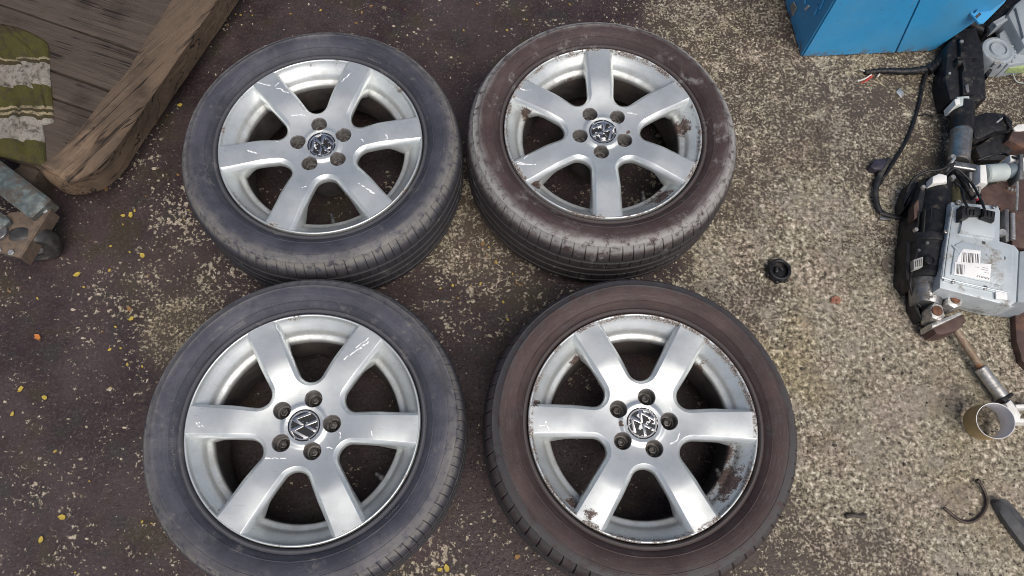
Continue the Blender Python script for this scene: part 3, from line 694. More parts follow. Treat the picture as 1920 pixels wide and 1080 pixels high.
# striped cloth
def cloth():
    b = NB('striped_knit'); v = b.attr('row')
    def pos(y): return (y - 30) / 300
    ol = (.092, .088, .028); wh = (.37, .345, .30); be = (.40, .34, .22); dk = (.075, .062, .03)
    st = [(0, dk), (pos(62), ol), (pos(108), be), (pos(113), dk), (pos(121), wh), (pos(163), ol), (pos(201), be), (pos(205), dk), (pos(210), be), (pos(215), dk), (pos(220), wh), (pos(263), ol)]
    wob = b.math('MULTIPLY', b.math('SUBTRACT', b.noise(70, 3), .5), .018)
    c = b.ramp(b.math('ADD', v, wob), st, True)
    c = b.mix(b.math('MULTIPLY', b.step(b.noise(60, 6, .72), .46, .66), .8), c, (.065, .054, .042)); c = b.mix(b.math('MULTIPLY', b.step(b.noise(14, 4, .6), .5, .7), .5), c, (.05, .042, .03))
    c = b.mix(b.math('MULTIPLY', b.step(b.noise(500, 2), .5, .7), .45), c, (.03, .026, .018))
    m = b.out(c, .95, 0, b.bump(b.math('ADD', b.math('MULTIPLY', b.vor(420), .9), b.math('MULTIPLY', b.noise(90, 4), 1.2)), 1.0, .0035), .1)
    T = Thing('striped_cloth', G(40, 180, ZW), 'olive and white striped knitted cloth lying folded on the wooden planks', 'cloth')
    pieces = [('cloth_fold', [(-20, 40), (-10, 70), (0, 95), (20, 110), (30, 140), (50, 190), (66, 236)], [(30, 50), (60, 62), (88, 80), (92, 108), (94, 150), (98, 190), (101, 230)], .010, [44, 66, 84, 108, 150, 192, 232]),
              ('cloth_main', [(-70, 40), (-70, 80), (-70, 120), (-68, 165), (-66, 205), (-64, 240), (-62, 268), (-55, 280)], [(4, 58), (28, 103), (56, 128), (68, 170), (75, 206), (80, 240), (84, 268), (87, 312)], .019, [52, 92, 122, 166, 204, 240, 264, 316])]
    for name, Lp, Rp, h, rows in pieces:
        L = spline([Vector((*p, 0)) for p in Lp], 6); Q = spline([Vector((*p, 0)) for p in Rp], 6); rw = np.interp(np.linspace(0, len(rows) - 1, len(L)), range(len(rows)), rows)
        n = 26; V = []; A = []
        for i in range(len(L)):
            for j in range(n + 1):
                u = j / n; q = L[i].lerp(Q[i], u); ed = min(sm(0, .12, u) if name == 'cloth_fold' else 1, sm(0, .10, 1 - u), sm(0, .08, i / (len(L) - 1)), sm(0, .05, 1 - i / (len(L) - 1)))
                p = G(q.x, q.y, ZW); f = fbm(p.x * 22, p.y * 9, 4, 3)
                tt = i / (len(L) - 1); cr = math.exp(-((u - .52 - .30 * tt + .05 * math.sin(tt * 9)) / .035) ** 2) + .7 * math.exp(-((u - .80 + .5 * tt) / .03) ** 2) * (1 - tt)
                z = ZW - .001 + h * ed * max(.1, .66 + .60 * f + .20 * math.sin(u * 11 + i * .22) - .55 * cr) + .0012 * fbm(p.x * 90, p.y * 90, 2, 2)
                V.append((p.x, p.y, max(z, ZW - .001))); A.append((rw[i] - 30) / 300)
        F = [(i * (n + 1) + j, (i + 1) * (n + 1) + j, (i + 1) * (n + 1) + j + 1, i * (n + 1) + j + 1) for i in range(len(L) - 1) for j in range(n)]
        nv = len(V); rim = [j for j in range(n + 1)] + [i * (n + 1) + n for i in range(1, len(L))] + [(len(L) - 1) * (n + 1) + j for j in range(n - 1, -1, -1)] + [i * (n + 1) for i in range(len(L) - 2, 0, -1)]
        for r_ in rim: V.append((V[r_][0], V[r_][1], ZW - .003)); A.append(A[r_])
        F += [(rim[a], rim[(a + 1) % len(rim)], nv + (a + 1) % len(rim), nv + a) for a in range(len(rim))]
        g = Geo(); g.add(V, F); o = T.part(name, g, m, sharp=80)
        at = o.data.attributes.new('row', 'FLOAT', 'POINT'); at.data.foreach_set('value', A)
cloth()

# steel frame on a castor
def castor():
    m_paint = worn('chipped_teal_paint', (.060, .078, .078), (.125, .148, .145), 70, .5, .2, (.06, .05, .04), .75, .5)
    m_plate = worn('rusty_tan_plate', (.135, .098, .070), (.085, .064, .05), 60, .75, .1, (.09, .06, .045), .4, .5)
    m_dark = worn('greasy_castor_rubber', (.022, .022, .022), (.05, .048, .045), 50, .5, 0, (.13, .11, .09), .3)
    T = Thing('steel_castor_frame', G(60, 450, 0), 'chipped grey steel frame end on a black castor wheel, beside the wooden platform', 'castor frame')
    a, c = G(-60, 300, .115), G(70, 400, .115); d = (c - a).normalized(); s = Vector((-d.y, d.x, 0))
    rot = Matrix((d, s, Vector((0, 0, 1)))).transposed()
    g = Geo(); mid = (a + c) / 2 + s * .012; g.box(mid, ((c - a).length + .03, .062, .05), rot, .006); T.part('rail', g, m_paint)
    g = Geo(); g.box(mid - s * .085 + d * -.02, ((c - a).length, .05, .045), rot, .006); T.part('rail', g, m_paint)
    g = Geo(); g.prism(pxy([(93, 391), (36, 483), (-12, 470), (-10, 420), (18, 398)], .118), .108, .118, .002); pt = T.part('mount_plate', g, m_plate)
    e0, e1 = G(93, 391, .117), G(36, 483, .117); dd = (e1 - e0).normalized(); rot2 = Matrix((dd, Vector((-dd.y, dd.x, 0)), Vector((0, 0, 1)))).transposed()
    g = Geo(); g.box((e0 + e1) / 2 + Vector((0, 0, -.022)), ((e1 - e0).length, .005, .042), rot2, .001); T.part('flange', g, m_plate)
    for p in ((22, 474), (-2, 470), (85, 396)):
        g = Geo(); q = G(*p, .118); g.lathe([(.0075, -.001), (.0075, .004), (.006, .0055)], 6, q, cap1=True); T.part('bolt', g, m_zinc, pt)
    g = Geo(); q = G(55, 421, .118); g.lathe([(.0085, 0), (.008, .0012), (.0066, .0012), (.006, 0)], 24, q); T.part('stamped_ring', g, m_plate, pt)
    ax = Vector((.16, -.98, 0)).normalized(); rw = .061; b0 = G(86, 494, 0); ctr = Vector((b0.x, b0.y, rw)) - ax * .004
    g = Geo(); o = ctr - ax * .040
    g.lathe([(.030, 0), (.046, .0), (.056, .002), (rw - .001, .008), (rw, .014), (rw, .028), (rw - .001, .034), (.056, .039), (.046, .040), (.043, .0375), (.030, .034), (.022, .033)], 48, o, ax, cap0=True); wh = T.part('castor_wheel', g, m_dark)
    g = Geo(); g.lathe([(.024, .030), (.024, .036), (.018, .040), (.010, .041), (.010, .046), (.006, .048)], 24, o, ax, cap1=True); T.part('hub', g, m_zinc, wh)
    g = Geo(); k = ctr + ax * .010 
    g.box(k + Vector((-.022, .0, .008)), (.062, .004, .030), Matrix.Rotation(math.atan2(ax.x, -ax.y), 3, 'Z') @ Matrix.Rotation(.55, 3, 'Y'), .001)
    T.part('fork', g, m_paint)
    g = Geo(); g.rod(ctr + Vector((-.045, .02, .052)), ctr + Vector((-.045, .02, .056)) + Vector((0, 0, .012)), .02); T.part('swivel', g, m_steel)
castor()

# ------------------------------------------------------------------ blue steel cabinet, upper right
def cabinet():
    b = NB('blue_enamel')
    c = b.mix(b.step(b.noise(9, 4), .35, .7), (.036, .285, .56), (.046, .315, .60))
    c = b.mix(b.math('MULTIPLY', b.step(b.noise(60, 6, .7), .60, .70), .55), c, (.03, .12, .24))
    c = b.mix(b.step(b.noise(45, 4, .7), .72, .74), c, (.25, .22, .19))
    scz = b.step(b.noise(14, 4, .6, b.map((9, 9, 1), (.2, .5, .3))), .66, .69); c = b.mix(b.math('MULTIPLY', scz, .6), c, (.16, .30, .42))
    ft = b.math('MULTIPLY', b.step(b.xyz()[2], .035, .0), b.step(b.noise(50, 5, .7), .45, .58)); c = b.mix(b.math('MULTIPLY', ft, .85), c, (.13, .105, .08))
    c = b.mix(b.math('MULTIPLY', b.step(b.noise(5, 5, .65), .42, .7), .35), c, (.10, .24, .36))
    m = b.out(c, b.mixf(b.noise(20, 4), .35, .55), 0, b.bump(b.noise(9, 3), .25, .004), .5)
    A0, B0 = G(1502, 104, .004), G(1742, 93, .004); u = (B0 - A0).normalized(); nrm = Vector((u.y, -u.x, 0))
    if nrm.y > 0: nrm = -nrm
    Lf = (G(1469, -6, .004) - A0).normalized(); dep = .42
    def F(px, py): return on_plane(px, py, A0, nrm)
    T = Thing('blue_cabinet', A0, 'bright blue steel cabinet with a seam down its front, at upper right on the concrete', 'cabinet')
    edge = [(1742, 93), (1752, 90), (1766, 80), (1800, 57), (1880, 1), (1990, -76)]
    topz = F(1640, -160).z
    P0 = F(1502, 104); PL = Vector((P0.x, P0.y, topz)); rt = [F(*p) for p in edge]
    rt = [p for p in rt if p.z < topz] + [Vector((rt[-1].x, rt[-1].y, topz))]
    ring = [P0] + rt + [PL]; g = Geo(); back = -nrm * .36
    lb = Lf * (.36 / abs(Lf.dot(nrm)))
    ring2 = [p + (lb if i in (0, len(ring) - 1) else back) for i, p in enumerate(ring)]
    g.loft([ring, ring2], True, True, True); T.part('body', g, m)
    # two front panels with a narrow joint between
    s0, s1 = F(1678, 96), F(1722, 0); sdir = (s1 - s0); s2 = s0 + sdir * ((topz - s0.z) / sdir.z)
    def panel(pts, name):
        c = sum(pts, Vector()) / len(pts); g = Geo(); f0 = [p + nrm * .0025 for p in pts]; f1 = [p + nrm * .0052 + (c - p).normalized() * .002 for p in pts]
        g.loft([f0, f1], True, False, True); T.part(name, g, m)
    e = u * .0018
    panel([P0 + u * .003, s0 - e, s2 - e, PL + u * .003], 'front_panel')
    panel([s0 + e] + rt + [s2 + e], 'front_panel')
    # things on the shaded side: a paper tag and pressed ribs
    sn = Vector((-Lf.y, Lf.x, 0)); sn = sn if sn.x < 0 else -sn
    def SP(px, py): return on_plane(px, py, A0, sn)
    def strip(px, name, mat, h=.003):
        pts = [SP(*p) + sn * .0015 for p in px]; g = Geo(); c = sum(pts, Vector()) / len(pts)
        g.loft([pts, [p + sn * h + (c - p) * .06 for p in pts]], True, False, True); T.part(name, g, mat)
    strip([(1483, 12), (1490, 3), (1496, 14), (1488, 30)], 'paper_tag', worn('faded_tag', (.30, .29, .24), (.16, .16, .14), 300, .7))
    strip([(1510, 17), (1518, 9), (1520, 13), (1512, 20)], 'side_clip', m_alu)
    strip([(1524, 28), (1534, 8), (1538, 9), (1529, 29)], 'side_rib', m)
    strip([(1536, 16), (1544, -2), (1548, -2), (1539, 18)], 'side_rib', m)
    strip([(1507, 6), (1510, -8), (1514, -8), (1511, 8)], 'side_rib', m)
    # slotted flange sticking out on the right
    g = Geo(); q = [(1820, 24), (1836, 43), (1846, 42), (1884, 4), (1900, -20), (1868, -20)]; zf = .16
    g.prism(pxy(q, zf), zf - .006, zf, .0015); fl = T.part('slotted_flange', g, m)
    g = Geo(); g.prism(pxy([(1826, 26), (1832, 22), (1868, -12), (1864, -16)], zf), zf, zf + .012, .002); T.part('flange_lip', g, m, fl)
    for x, y in ((1833, 30), (1849, 12), (1865, -4)):
        g = Geo(); g.prism(pxy([(x - 5, y + 1), (x + 4, y - 7), (x + 7, y - 3), (x - 2, y + 5)], zf), zf - .004, zf + .0008, .0004); T.part('slot', g, m_ink, fl)
    g = Geo(); p = G(1850, 8, .08); g.rod((p.x, p.y, 0), (p.x, p.y, zf - .006), .018); T.part('foot', g, m_blackp)
cabinet()

# ------------------------------------------------------------------ steering column with its control box
def column():
    T = Thing('steering_column', G(1770, 430, 0), 'dark steering column lying on the concrete with a pale grey control box and white barcode labels', 'steering column')
    P = lambda name, px, z0, z1, m, bev=.003, par=None, sl=0.0: T.part(name, Geo().prism(pxy(px, z1), z0, z1, bev, sl), m, par)
    def C(name, a, za, b, zb, r, m, par=None, n=28): return T.part(name, Geo().rod(G(*a, za), G(*b, zb), r, n, .002), m, par)
    def D(name, p, z, r, h, m, par=None, n=20): return T.part(name, Geo().lathe([(r, -.002), (r, h * .6), (r * .82, h)], n, G(*p, z), cap1=True), m, par)
    # upper shroud
    sh = P('shroud', [(1776, 84), (1800, 52), (1832, 50), (1846, 90), (1852, 182), (1836, 190), (1782, 188), (1772, 150)], .0, .060, m_blackp, .010, None, .002)
    P('shroud_ridge', [(1800, 70), (1822, 68), (1828, 176), (1806, 178)], .058, .074, m_blackp, .006, sh)
    P('shroud_rib', [(1795, 106), (1834, 104), (1834, 108), (1795, 110)], .058, .078, m_blackp, .002, sh)
    P('clip', [(1796, 112), (1810, 112), (1812, 132), (1808, 132), (1806, 118), (1797, 119)], .06, .080, m_darkal, .001, sh)
    P('lug', [(1848, 138), (1856, 128), (1862, 130), (1852, 146)], .01, .05, m_blackp, .002, sh)
    D('screw', (1803, 78), .074, .005, .003, m_zinc, sh, 12); P('screw_slot', [(1810, 160), (1816, 156), (1818, 172), (1813, 174)], .07, .0775, m_steel, .001, sh)
    D('screw', (1780, 138), .06, .004, .003, m_zinc, sh, 12)
    P('connector', [(1794, 181), (1818, 179), (1820, 197), (1793, 199)], .03, .075, m_pale, .003)
    P('connector', [(1790, 186), (1800, 183), (1801, 195), (1792, 197)], .03, .082, m_white, .002)
    # jacket tube
    C('tube_collar', (1806, 196), .05, (1803, 247), .05, .0285, m_blackp); C('tube', (1803, 245), .05, (1797, 304), .05, .0265, m_steel)
    P('tube_slot', [(1808, 262), (1812, 260), (1813, 276), (1809, 278)], .070, .0745, m_ink, .0005)
    # bracket frame
    g = Geo(); fr = [G(*p, .088) for p in ((1788, 312), (1836, 320), (1838, 326), (1836, 360), (1830, 372))]; g.tube(spline(fr, 4), .0032, 8); T.part('bracket_frame', g, m_zinc)
    P('bracket_web', [(1784, 300), (1838, 309), (1838, 322), (1786, 315)], .04, .080, m_steel, .003)
    P('bracket_body', [(1785, 316), (1834, 324), (1832, 388), (1782, 382)], .0, .060, m_darkal, .006)
    g = Geo(); g.tube(spline([G(*p, z) for p, z in (((1793, 322), .075), ((1806, 338), .082), ((1816, 356), .080), ((1826, 372), .072))], 5), .0075, 10); T.part('lever', g, m_blackp)
    g = Geo(); g.tube(spline([G(*p, z) for p, z in (((1786, 300), .07), ((1790, 296), .08), ((1783, 306), .08), ((1776, 322), .06))], 5), .004, 8); T.part('spring_wire', g, m_zinc)
    D('nut', (1784, 297), .072, .0085, .009, m_zinc, None, 6); D('nut', (1784, 335), .07, .008, .010, m_zinc, None, 6); D('nut', (1796, 380), .118, .006, .006, m_zinc, None, 6)
    P('bracket_arm', [(1818, 322), (1824, 322), (1823, 352), (1817, 352)], .06, .085, m_zinc, .002)
    D('red_button', (1832, 372), .078, .0062, .006, m_red, None, 16)
    C('bushing', (1788, 354), .07, (1790, 380), .07, .014, worn('olive_plastic', (.07, .065, .03), (.05, .045, .02), 60, .45))
    # motor and gear housing, left of the box
    P('gear_housing', [(1735, 330), (1762, 322), (1786, 340), (1782, 440), (1712, 450), (1716, 400), (1722, 360)], .0, .075, m_darkal, .016, None, .004)
    C('motor', (1756, 345), .058, (1745, 455), .058, (.036, .044), m_blackp, None, 36)
    C('motor_flange', (1744, 452), .055, (1743, 466), .055, .052, m_darkal, None, 36)
    C('gearbox', (1743, 462), .052, (1738, 530), .052, (.050, .046), m_darkal, None, 36)
    C('gearbox_ring', (1740, 512), .052, (1739, 524), .052, .0485, m_blackp, None, 36)
    P('housing_side', [(1700, 448), (1724, 440), (1722, 512), (1712, 540), (1697, 520)], .0, .058, m_darkal, .010)
    C('end_cap', (1738, 528), .046, (1734, 574), .046, (.043, .034), m_steel, None, 32)
    P('end_bracket', [(1712, 536), (1722, 530), (1728, 585), (1740, 596), (1728, 600), (1714, 575)], .0, .038, m_darkal, .005)
    P('white_cap', [(1749, 330), (1762, 324), (1777, 328), (1777, 342), (1748, 344)], .06, .104, m_white, .005)
    for p in ((1722, 470), (1738, 456), (1757, 448)): D('screw', p, .096, .0042, .004, m_steel, None, 10)
    P('side_label', [(1713, 487), (1731, 481), (1730, 500), (1714, 505)], .09, .1055, worn('grey_label', (.33, .33, .31), (.25, .25, .24), 100, .6), .0006)
    for k in range(4): P('label_bar', [(1716 + 3.6 * k, 489 - k), (1717.6 + 3.6 * k, 488.6 - k), (1717.2 + 3.6 * k, 501 - k), (1715.8 + 3.6 * k, 501.5 - k)], .1045, .1061, m_ink, .0002)
    g = Geo(); q = G(1742, 488, .0985); g.lathe([(.012, -.01), (.012, .003), (.010, .005), (.008, .002)], 24, q, cap1=True); T.part('inspection_plug', g, m_blackp)
    for i_ in range(5): P('housing_rib', [(1722 + 12 * i_, 395 - 2 * i_), (1725 + 12 * i_, 394 - 2 * i_), (1722 + 12 * i_, 436 - 2 * i_), (1719 + 12 * i_, 437 - 2 * i_)], .07, .0795 if i_ in (0, 4) else .094, m_darkal, .0015)
    for p in ((1772, 362), (1730, 352), (1716, 432), (1778, 436)): D('bolt_head', p, .074, .006, .007, m_zinc, None, 6)
    P('rust_stripe', [(1713, 385), (1722, 372), (1726, 405), (1714, 412)], .05, .0765, m_rustdk, .003)
    P('rubber_boot', [(1706, 342), (1724, 338), (1720, 372), (1700, 388), (1694, 396), (1694, 372)], .0, .045, m_blackp, .008)
    # pale control box
    zb = .122
    bx = P('control_box', [(1784, 378), (1872, 386), (1876, 396), (1875, 452), (1903, 460), (1911, 470), (1906, 566), (1894, 574), (1762, 540), (1763, 520)], .055, zb - .006, m_alu, .003)
    P('box_lid', [(1788, 384), (1868, 392), (1869, 455), (1898, 464), (1902, 474), (1898, 548), (1886, 552), (1770, 526), (1772, 505)], zb - .007, zb, m_alu, .003, bx)
    P('raised_panel', [(1792, 458), (1806, 452), (1878, 470), (1884, 478), (1880, 536), (1784, 514), (1785, 500)], zb - .002, zb + .004, m_alu, .002, bx)
    P('raised_panel', [(1806, 406), (1822, 398), (1866, 412), (1866, 446), (1800, 436)], zb - .002, zb + .008, m_alu, .003, bx)
    g = Geo(); g.tube(spline([G(*p, zb + .001) for p in ((1786, 388), (1776, 450), (1768, 512), (1772, 522), (1830, 536), (1890, 549))], 6), .0024, 8); T.part('sealing_bead', g, m_alu, bx)
    g = Geo(); g.tube([G(*p, zb + .004) for p in ((1787, 460), (1800, 476))], .0022, 6); T.part('rib', g, m_alu, bx)
    g = Geo(); g.tube([G(*p, zb + .004) for p in ((1850, 478), (1860, 489))], .0022, 6); T.part('rib', g, m_alu, bx)
    for p in ((1773, 434), (1787, 528), (1847, 540), (1881, 484), (1846, 442), (1864, 388), (1796, 380)): 
        g = Geo(); q = G(*p, zb); g.lathe([(.0052, -.002), (.0052, .0022), (.004, .003), (.0018, .003), (.0016, .0012)], 14, q, cap1=True); T.part('screw', g, m_steel, bx)
    P('dark_hole', [(1841, 452), (1848, 453), (1848, 458), (1843, 458)], zb - .003, zb + .0006, m_ink, .0003, bx)
    D('pipe_stub', (1876, 438), .10, .010, .010, m_zinc, bx, 16)
    for pts in ([(1804, 384), (1840, 388), (1840, 402), (1824, 402), (1816, 408), (1803, 410)], [(1842, 390), (1868, 396), (1866, 414), (1842, 406)]):
        k = P('plug', pts, .07, .146, m_blackp, .004)
        cx = sum(p[0] for p in pts) / len(pts); cy = sum(p[1] for p in pts) / len(pts)
        for j in range(3): P('plug_rib', [(cx - 9 + 7 * j, cy - 6), (cx - 6 + 7 * j, cy - 6), (cx - 6 + 7 * j, cy + 4), (cx - 9 + 7 * j, cy + 4)], .144, .1485, m_blackp, .0008, k)
    # labels on the box
    zl = zb + .0046
    l1 = P('barcode_label', [(1806, 466.5), (1839, 470), (1837.5, 498), (1794, 492), (1797, 481)], zl - .0005, zl, m_label, .0001)
    l2 = P('maker_label', [(1791, 491), (1859, 495), (1856, 527), (1789, 515)], zl - .0002, zl + .0004, m_label, .0001)
    x = 1804
    rr = random.Random(3)
    for k in range(12):
        wd = rr.choice((.7, 1.0, 1.7)); P('barcode_bar', [(x, 473 + (x - 1804) * .1), (x + wd, 473 + (x - 1804) * .1), (x + wd - 1.2, 491 + (x - 1804) * .1), (x - 1.2, 491 + (x - 1804) * .1)], zl - .0003, zl + .0003, m_ink, .00005, l1); x += wd + rr.choice((.9, 1.4, 2.2))
    x = 1793
    for k in range(7):
        wd = rr.choice((.6, .9, 1.5)); P('barcode_bar', [(x + 1, 495 + (x - 1793) * .1), (x + wd + 1, 495 + (x - 1793) * .1), (x + wd, 513 + (x - 1793) * .17), (x, 513 + (x - 1793) * .17)], zl, zl + .0007, m_ink, .00005, l2); x += wd + rr.choice((.9, 1.4, 2.0))
    def text_on(body, size, px, py, px2, py2, z, par):
        v, f = text_geo(body, size, .0002); a = G(px, py, z); d = (G(px2, py2, z) - a).normalized(); n_ = Vector((-d.y, d.x, 0)); g = Geo()
        g.add([a + d * p[0] + n_ * p[1] + Vector((0, 0, p[2])) for p in v], f); T.part('printed_text', g, m_ink, par)
    text_on('RENAULT', .0068, 1855, 521, 1826, 514.5, zl + .0006, l2)
    for (a0, a1, b0, b1) in ((1852, 507, 1840, 504.5), (1854, 512, 1846, 510.5), (1836, 501, 1828, 500), (1852, 503, 1842, 501)):
        d = .6; P('text_line', [(a0, a1), (b0, b1), (b0, b1 + d), (a0, a1 + d)], zl, zl + .0006, m_ink, .00005, l2)
    P('blank_label', [(1867, 543), (1888, 545), (1889, 562), (1868, 560)], zb - .004, zb + .0008, m_label, .0001)
    # underside ledge, flat blade and clamp
    P('lower_ledge', [(1805, 544), (1902, 566), (1905, 574), (1880, 578), (1850, 572), (1806, 560)], .02, .075, m_alu, .004)
    P('brown_strip', [(1776, 535), (1822, 543), (1818, 548), (1778, 545)], .06, .112, m_rust, .002)
    P('black_strip', [(1816, 542), (1838, 547), (1838, 552), (1812, 549)], .06, .108, m_ink, .002)
    # universal joint
    P('joint_yoke', [(1778, 545), (1804, 545), (1808, 560), (1804, 574), (1790, 578), (1776, 570)], .03, .082, m_zinc, .006)
    P('joint_yoke', [(1744, 576), (1752, 566), (1768, 572), (1774, 592), (1764, 602), (1748, 596)], .03, .078, m_zinc, .006)
    D('bearing_cup', (1791, 561), .082, .0115, .004, m_rust, None, 24); D('bearing_cup', (1757, 583), .078, .0125, .004, m_rust, None, 24)
    D('bearing_centre', (1791, 558), .0845, .004, .004, m_red, None, 12)
    C('joint_cross', (1748, 556), .058, (1782, 560), .062, .012, m_blackp)
    P('joint_collar', [(1746, 606), (1800, 584), (1808, 588), (1748, 616)], .02, .070, m_zinc, .004)
    P('joint_clamp', [(1748, 614), (1806, 588), (1815, 600), (1796, 620), (1770, 628), (1756, 626)], .01, .060, m_rustdk, .008)
    # lower shaft
    C('shaft', (1790, 615), .035, (1842, 694), .022, .0092, worn('rusty_shaft', (.20, .14, .085), (.30, .26, .20), 40, .6, .3, (.20, .09, .045), .6))
    C('sleeve', (1838, 690), .024, (1882, 748), .024, (.0145, .0155), m_zinc)
    P('sleeve_clip', [(1877, 748), (1898, 735), (1902, 740), (1886, 754)], .02, .042, m_blackp, .002)
    P('fork_body', [(1886, 756), (1896, 748), (1916, 778), (1914, 788), (1900, 790)], .0, .044, m_white, .005)
    for q in ([(1904, 758), (1960, 756), (1960, 764), (1906, 765)], [(1904, 784), (1960, 784), (1960, 792), (1902, 792)]): P('fork_arm', q, .0, .040, m_white, .003)
column()

def brackets():
    T = Thing('rusty_bracket_assembly', G(1890, 370, 0), 'brown rusty bracket assembly with a pale motor, between the control box and the picture edge', 'bracket')
    P = lambda name, px, z0, z1, m, bev=.003, par=None: T.part(name, Geo().prism(pxy(px, z1), z0, z1, bev), m, par)
    P('base_plate', [(1838, 350), (1886, 340), (1940, 336), (1940, 460), (1872, 452), (1876, 390), (1842, 384)], .0, .06, m_rustdk, .003)
    g = Geo(); g.rod(G(1846, 326, .075), G(1886, 322, .075), (.0235, .0225), 28, .004); m1 = T.part('motor_can', g, m_pale)
    g = Geo(); g.rod(G(1884, 322, .075), G(1903, 320, .075), .0195, 24, .003); T.part('motor_end', g, worn('slate_plastic', (.14, .17, .19), (.10, .13, .15), 40, .5), m1)
    P('gear_cover', [(1838, 308), (1850, 308), (1853, 345), (1838, 342)], .05, .105, m_white, .004)
    g = Geo(); g.tube(spline([G(*p, .085) for p in ((1906, 395), (1908, 350), (1907, 338), (1912, 332), (1917, 338))], 5), .0030, 8); T.part('spring_rod', g, m_zinc)
    for p in ((1890, 355), (1896, 357), (1903, 357)):
        g = Geo(); g.lathe([(.004, -.004), (.004, .004), (.0028, .006)], 12, G(*p, .06), cap1=True); T.part('rivet', g, m_zinc)
    P('inner_arm', [(1884, 392), (1893, 390), (1894, 452), (1886, 454)], .05, .11, m_steel, .004)
    P('cross_strap', [(1894, 290), (1940, 296), (1940, 305), (1895, 302)], .03, .085, m_white, .002)
    P('upright_pin', [(1912, 288), (1920, 288), (1920, 336), (1912, 336)], .05, .10, m_steel, .003)
    P('rust_block', [(1896, 395), (1940, 392), (1940, 470), (1898, 462)], .05, .088, m_rustdk, .006)
    for p in ((1880, 446), (1875, 432)): 
        g = Geo(); g.lathe([(.009, -.01), (.009, .004), (.007, .006)], 6, G(*p, .085), cap1=True); T.part('nut', g, m_zinc)
    P('side_box', [(1912, 470), (1950, 466), (1950, 570), (1908, 566)], .0, .10, m_grey, .006)
    g = Geo(); g.rod(G(1898, 400, .1), G(1899, 450, .1), .006, 14); T.part('spacer_tube', g, m_zinc)
brackets()
def loose_cables():
    T = Thing('cable_bundle', G(1810, 330, 0), 'thin dark cables draped over the steering column bracket and motor', 'cables')
    for pts in ([((1772, 330), .10), ((1790, 316), .105), ((1812, 332), .10), ((1826, 350), .10), ((1838, 372), .13), ((1846, 392), .15)],
                [((1790, 340), .09), ((1804, 356), .098), ((1808, 376), .12), ((1816, 392), .15)],
                [((1700, 360), .05), ((1712, 336), .07), ((1736, 322), .085), ((1764, 318), .09), ((1790, 306), .09)],
                [((1834, 300), .05), ((1856, 292), .06), ((1880, 288), .06), ((1904, 296), .09), ((1930, 290), .09)],
                [((1720, 470), .10), ((1712, 500), .095), ((1706, 530), .06), ((1714, 560), .05), ((1726, 575), .045)]):
        T.part('cable', Geo().tube(spline([G(*p, z) for p, z in pts], 6), .0032, 8), m_blackp)
loose_cables()

def lever():
    T = Thing('switch_stalk', G(1865, 235, 0), 'black plastic switch stalk lying right of the steering column tube', 'switch')
    P = lambda name, px, z0, z1, m, bev=.003, par=None: T.part(name, Geo().prism(pxy(px, z1), z0, z1, bev), m, par)
    b_ = P('body', [(1826, 216), (1850, 208), (1884, 210), (1902, 226), (1900, 244), (1868, 246), (1836, 262), (1826, 258)], .0, .05, m_blackp, .010)
    P('lens', [(1868, 228), (1880, 219), (1881, 222), (1871, 230)], .048, .0535, m_zinc, .001, b_)
    P('ring', [(1884, 216), (1892, 218), (1900, 232), (1894, 240), (1888, 228)], .045, .058, m_blackp, .004, b_)
    g = Geo(); g.rod(G(1836, 262, .03), G(1860, 245, .03), .008, 14); T.part('stem', g, m_blackp)
    P('lower_arm', [(1828, 276), (1870, 248), (1900, 250), (1920, 262), (1880, 300), (1840, 300)], .0, .028, m_darkal, .006)
    T2 = Thing('rusty_clamp', G(1915, 250, 0), 'rusty brown clamp with a torn white tag at the right edge', 'clamp')
    T2.part('body', Geo().prism(pxy([(1890, 262), (1900, 240), (1950, 236), (1950, 288), (1918, 276)], .05), 0, .05, .008), m_rustdk)
    T2.part('tag', Geo().prism(pxy([(1900, 240), (1908, 234), (1926, 232), (1926, 244), (1912, 246), (1903, 245)], .053), .049, .0535, .0005), m_white)
lever()

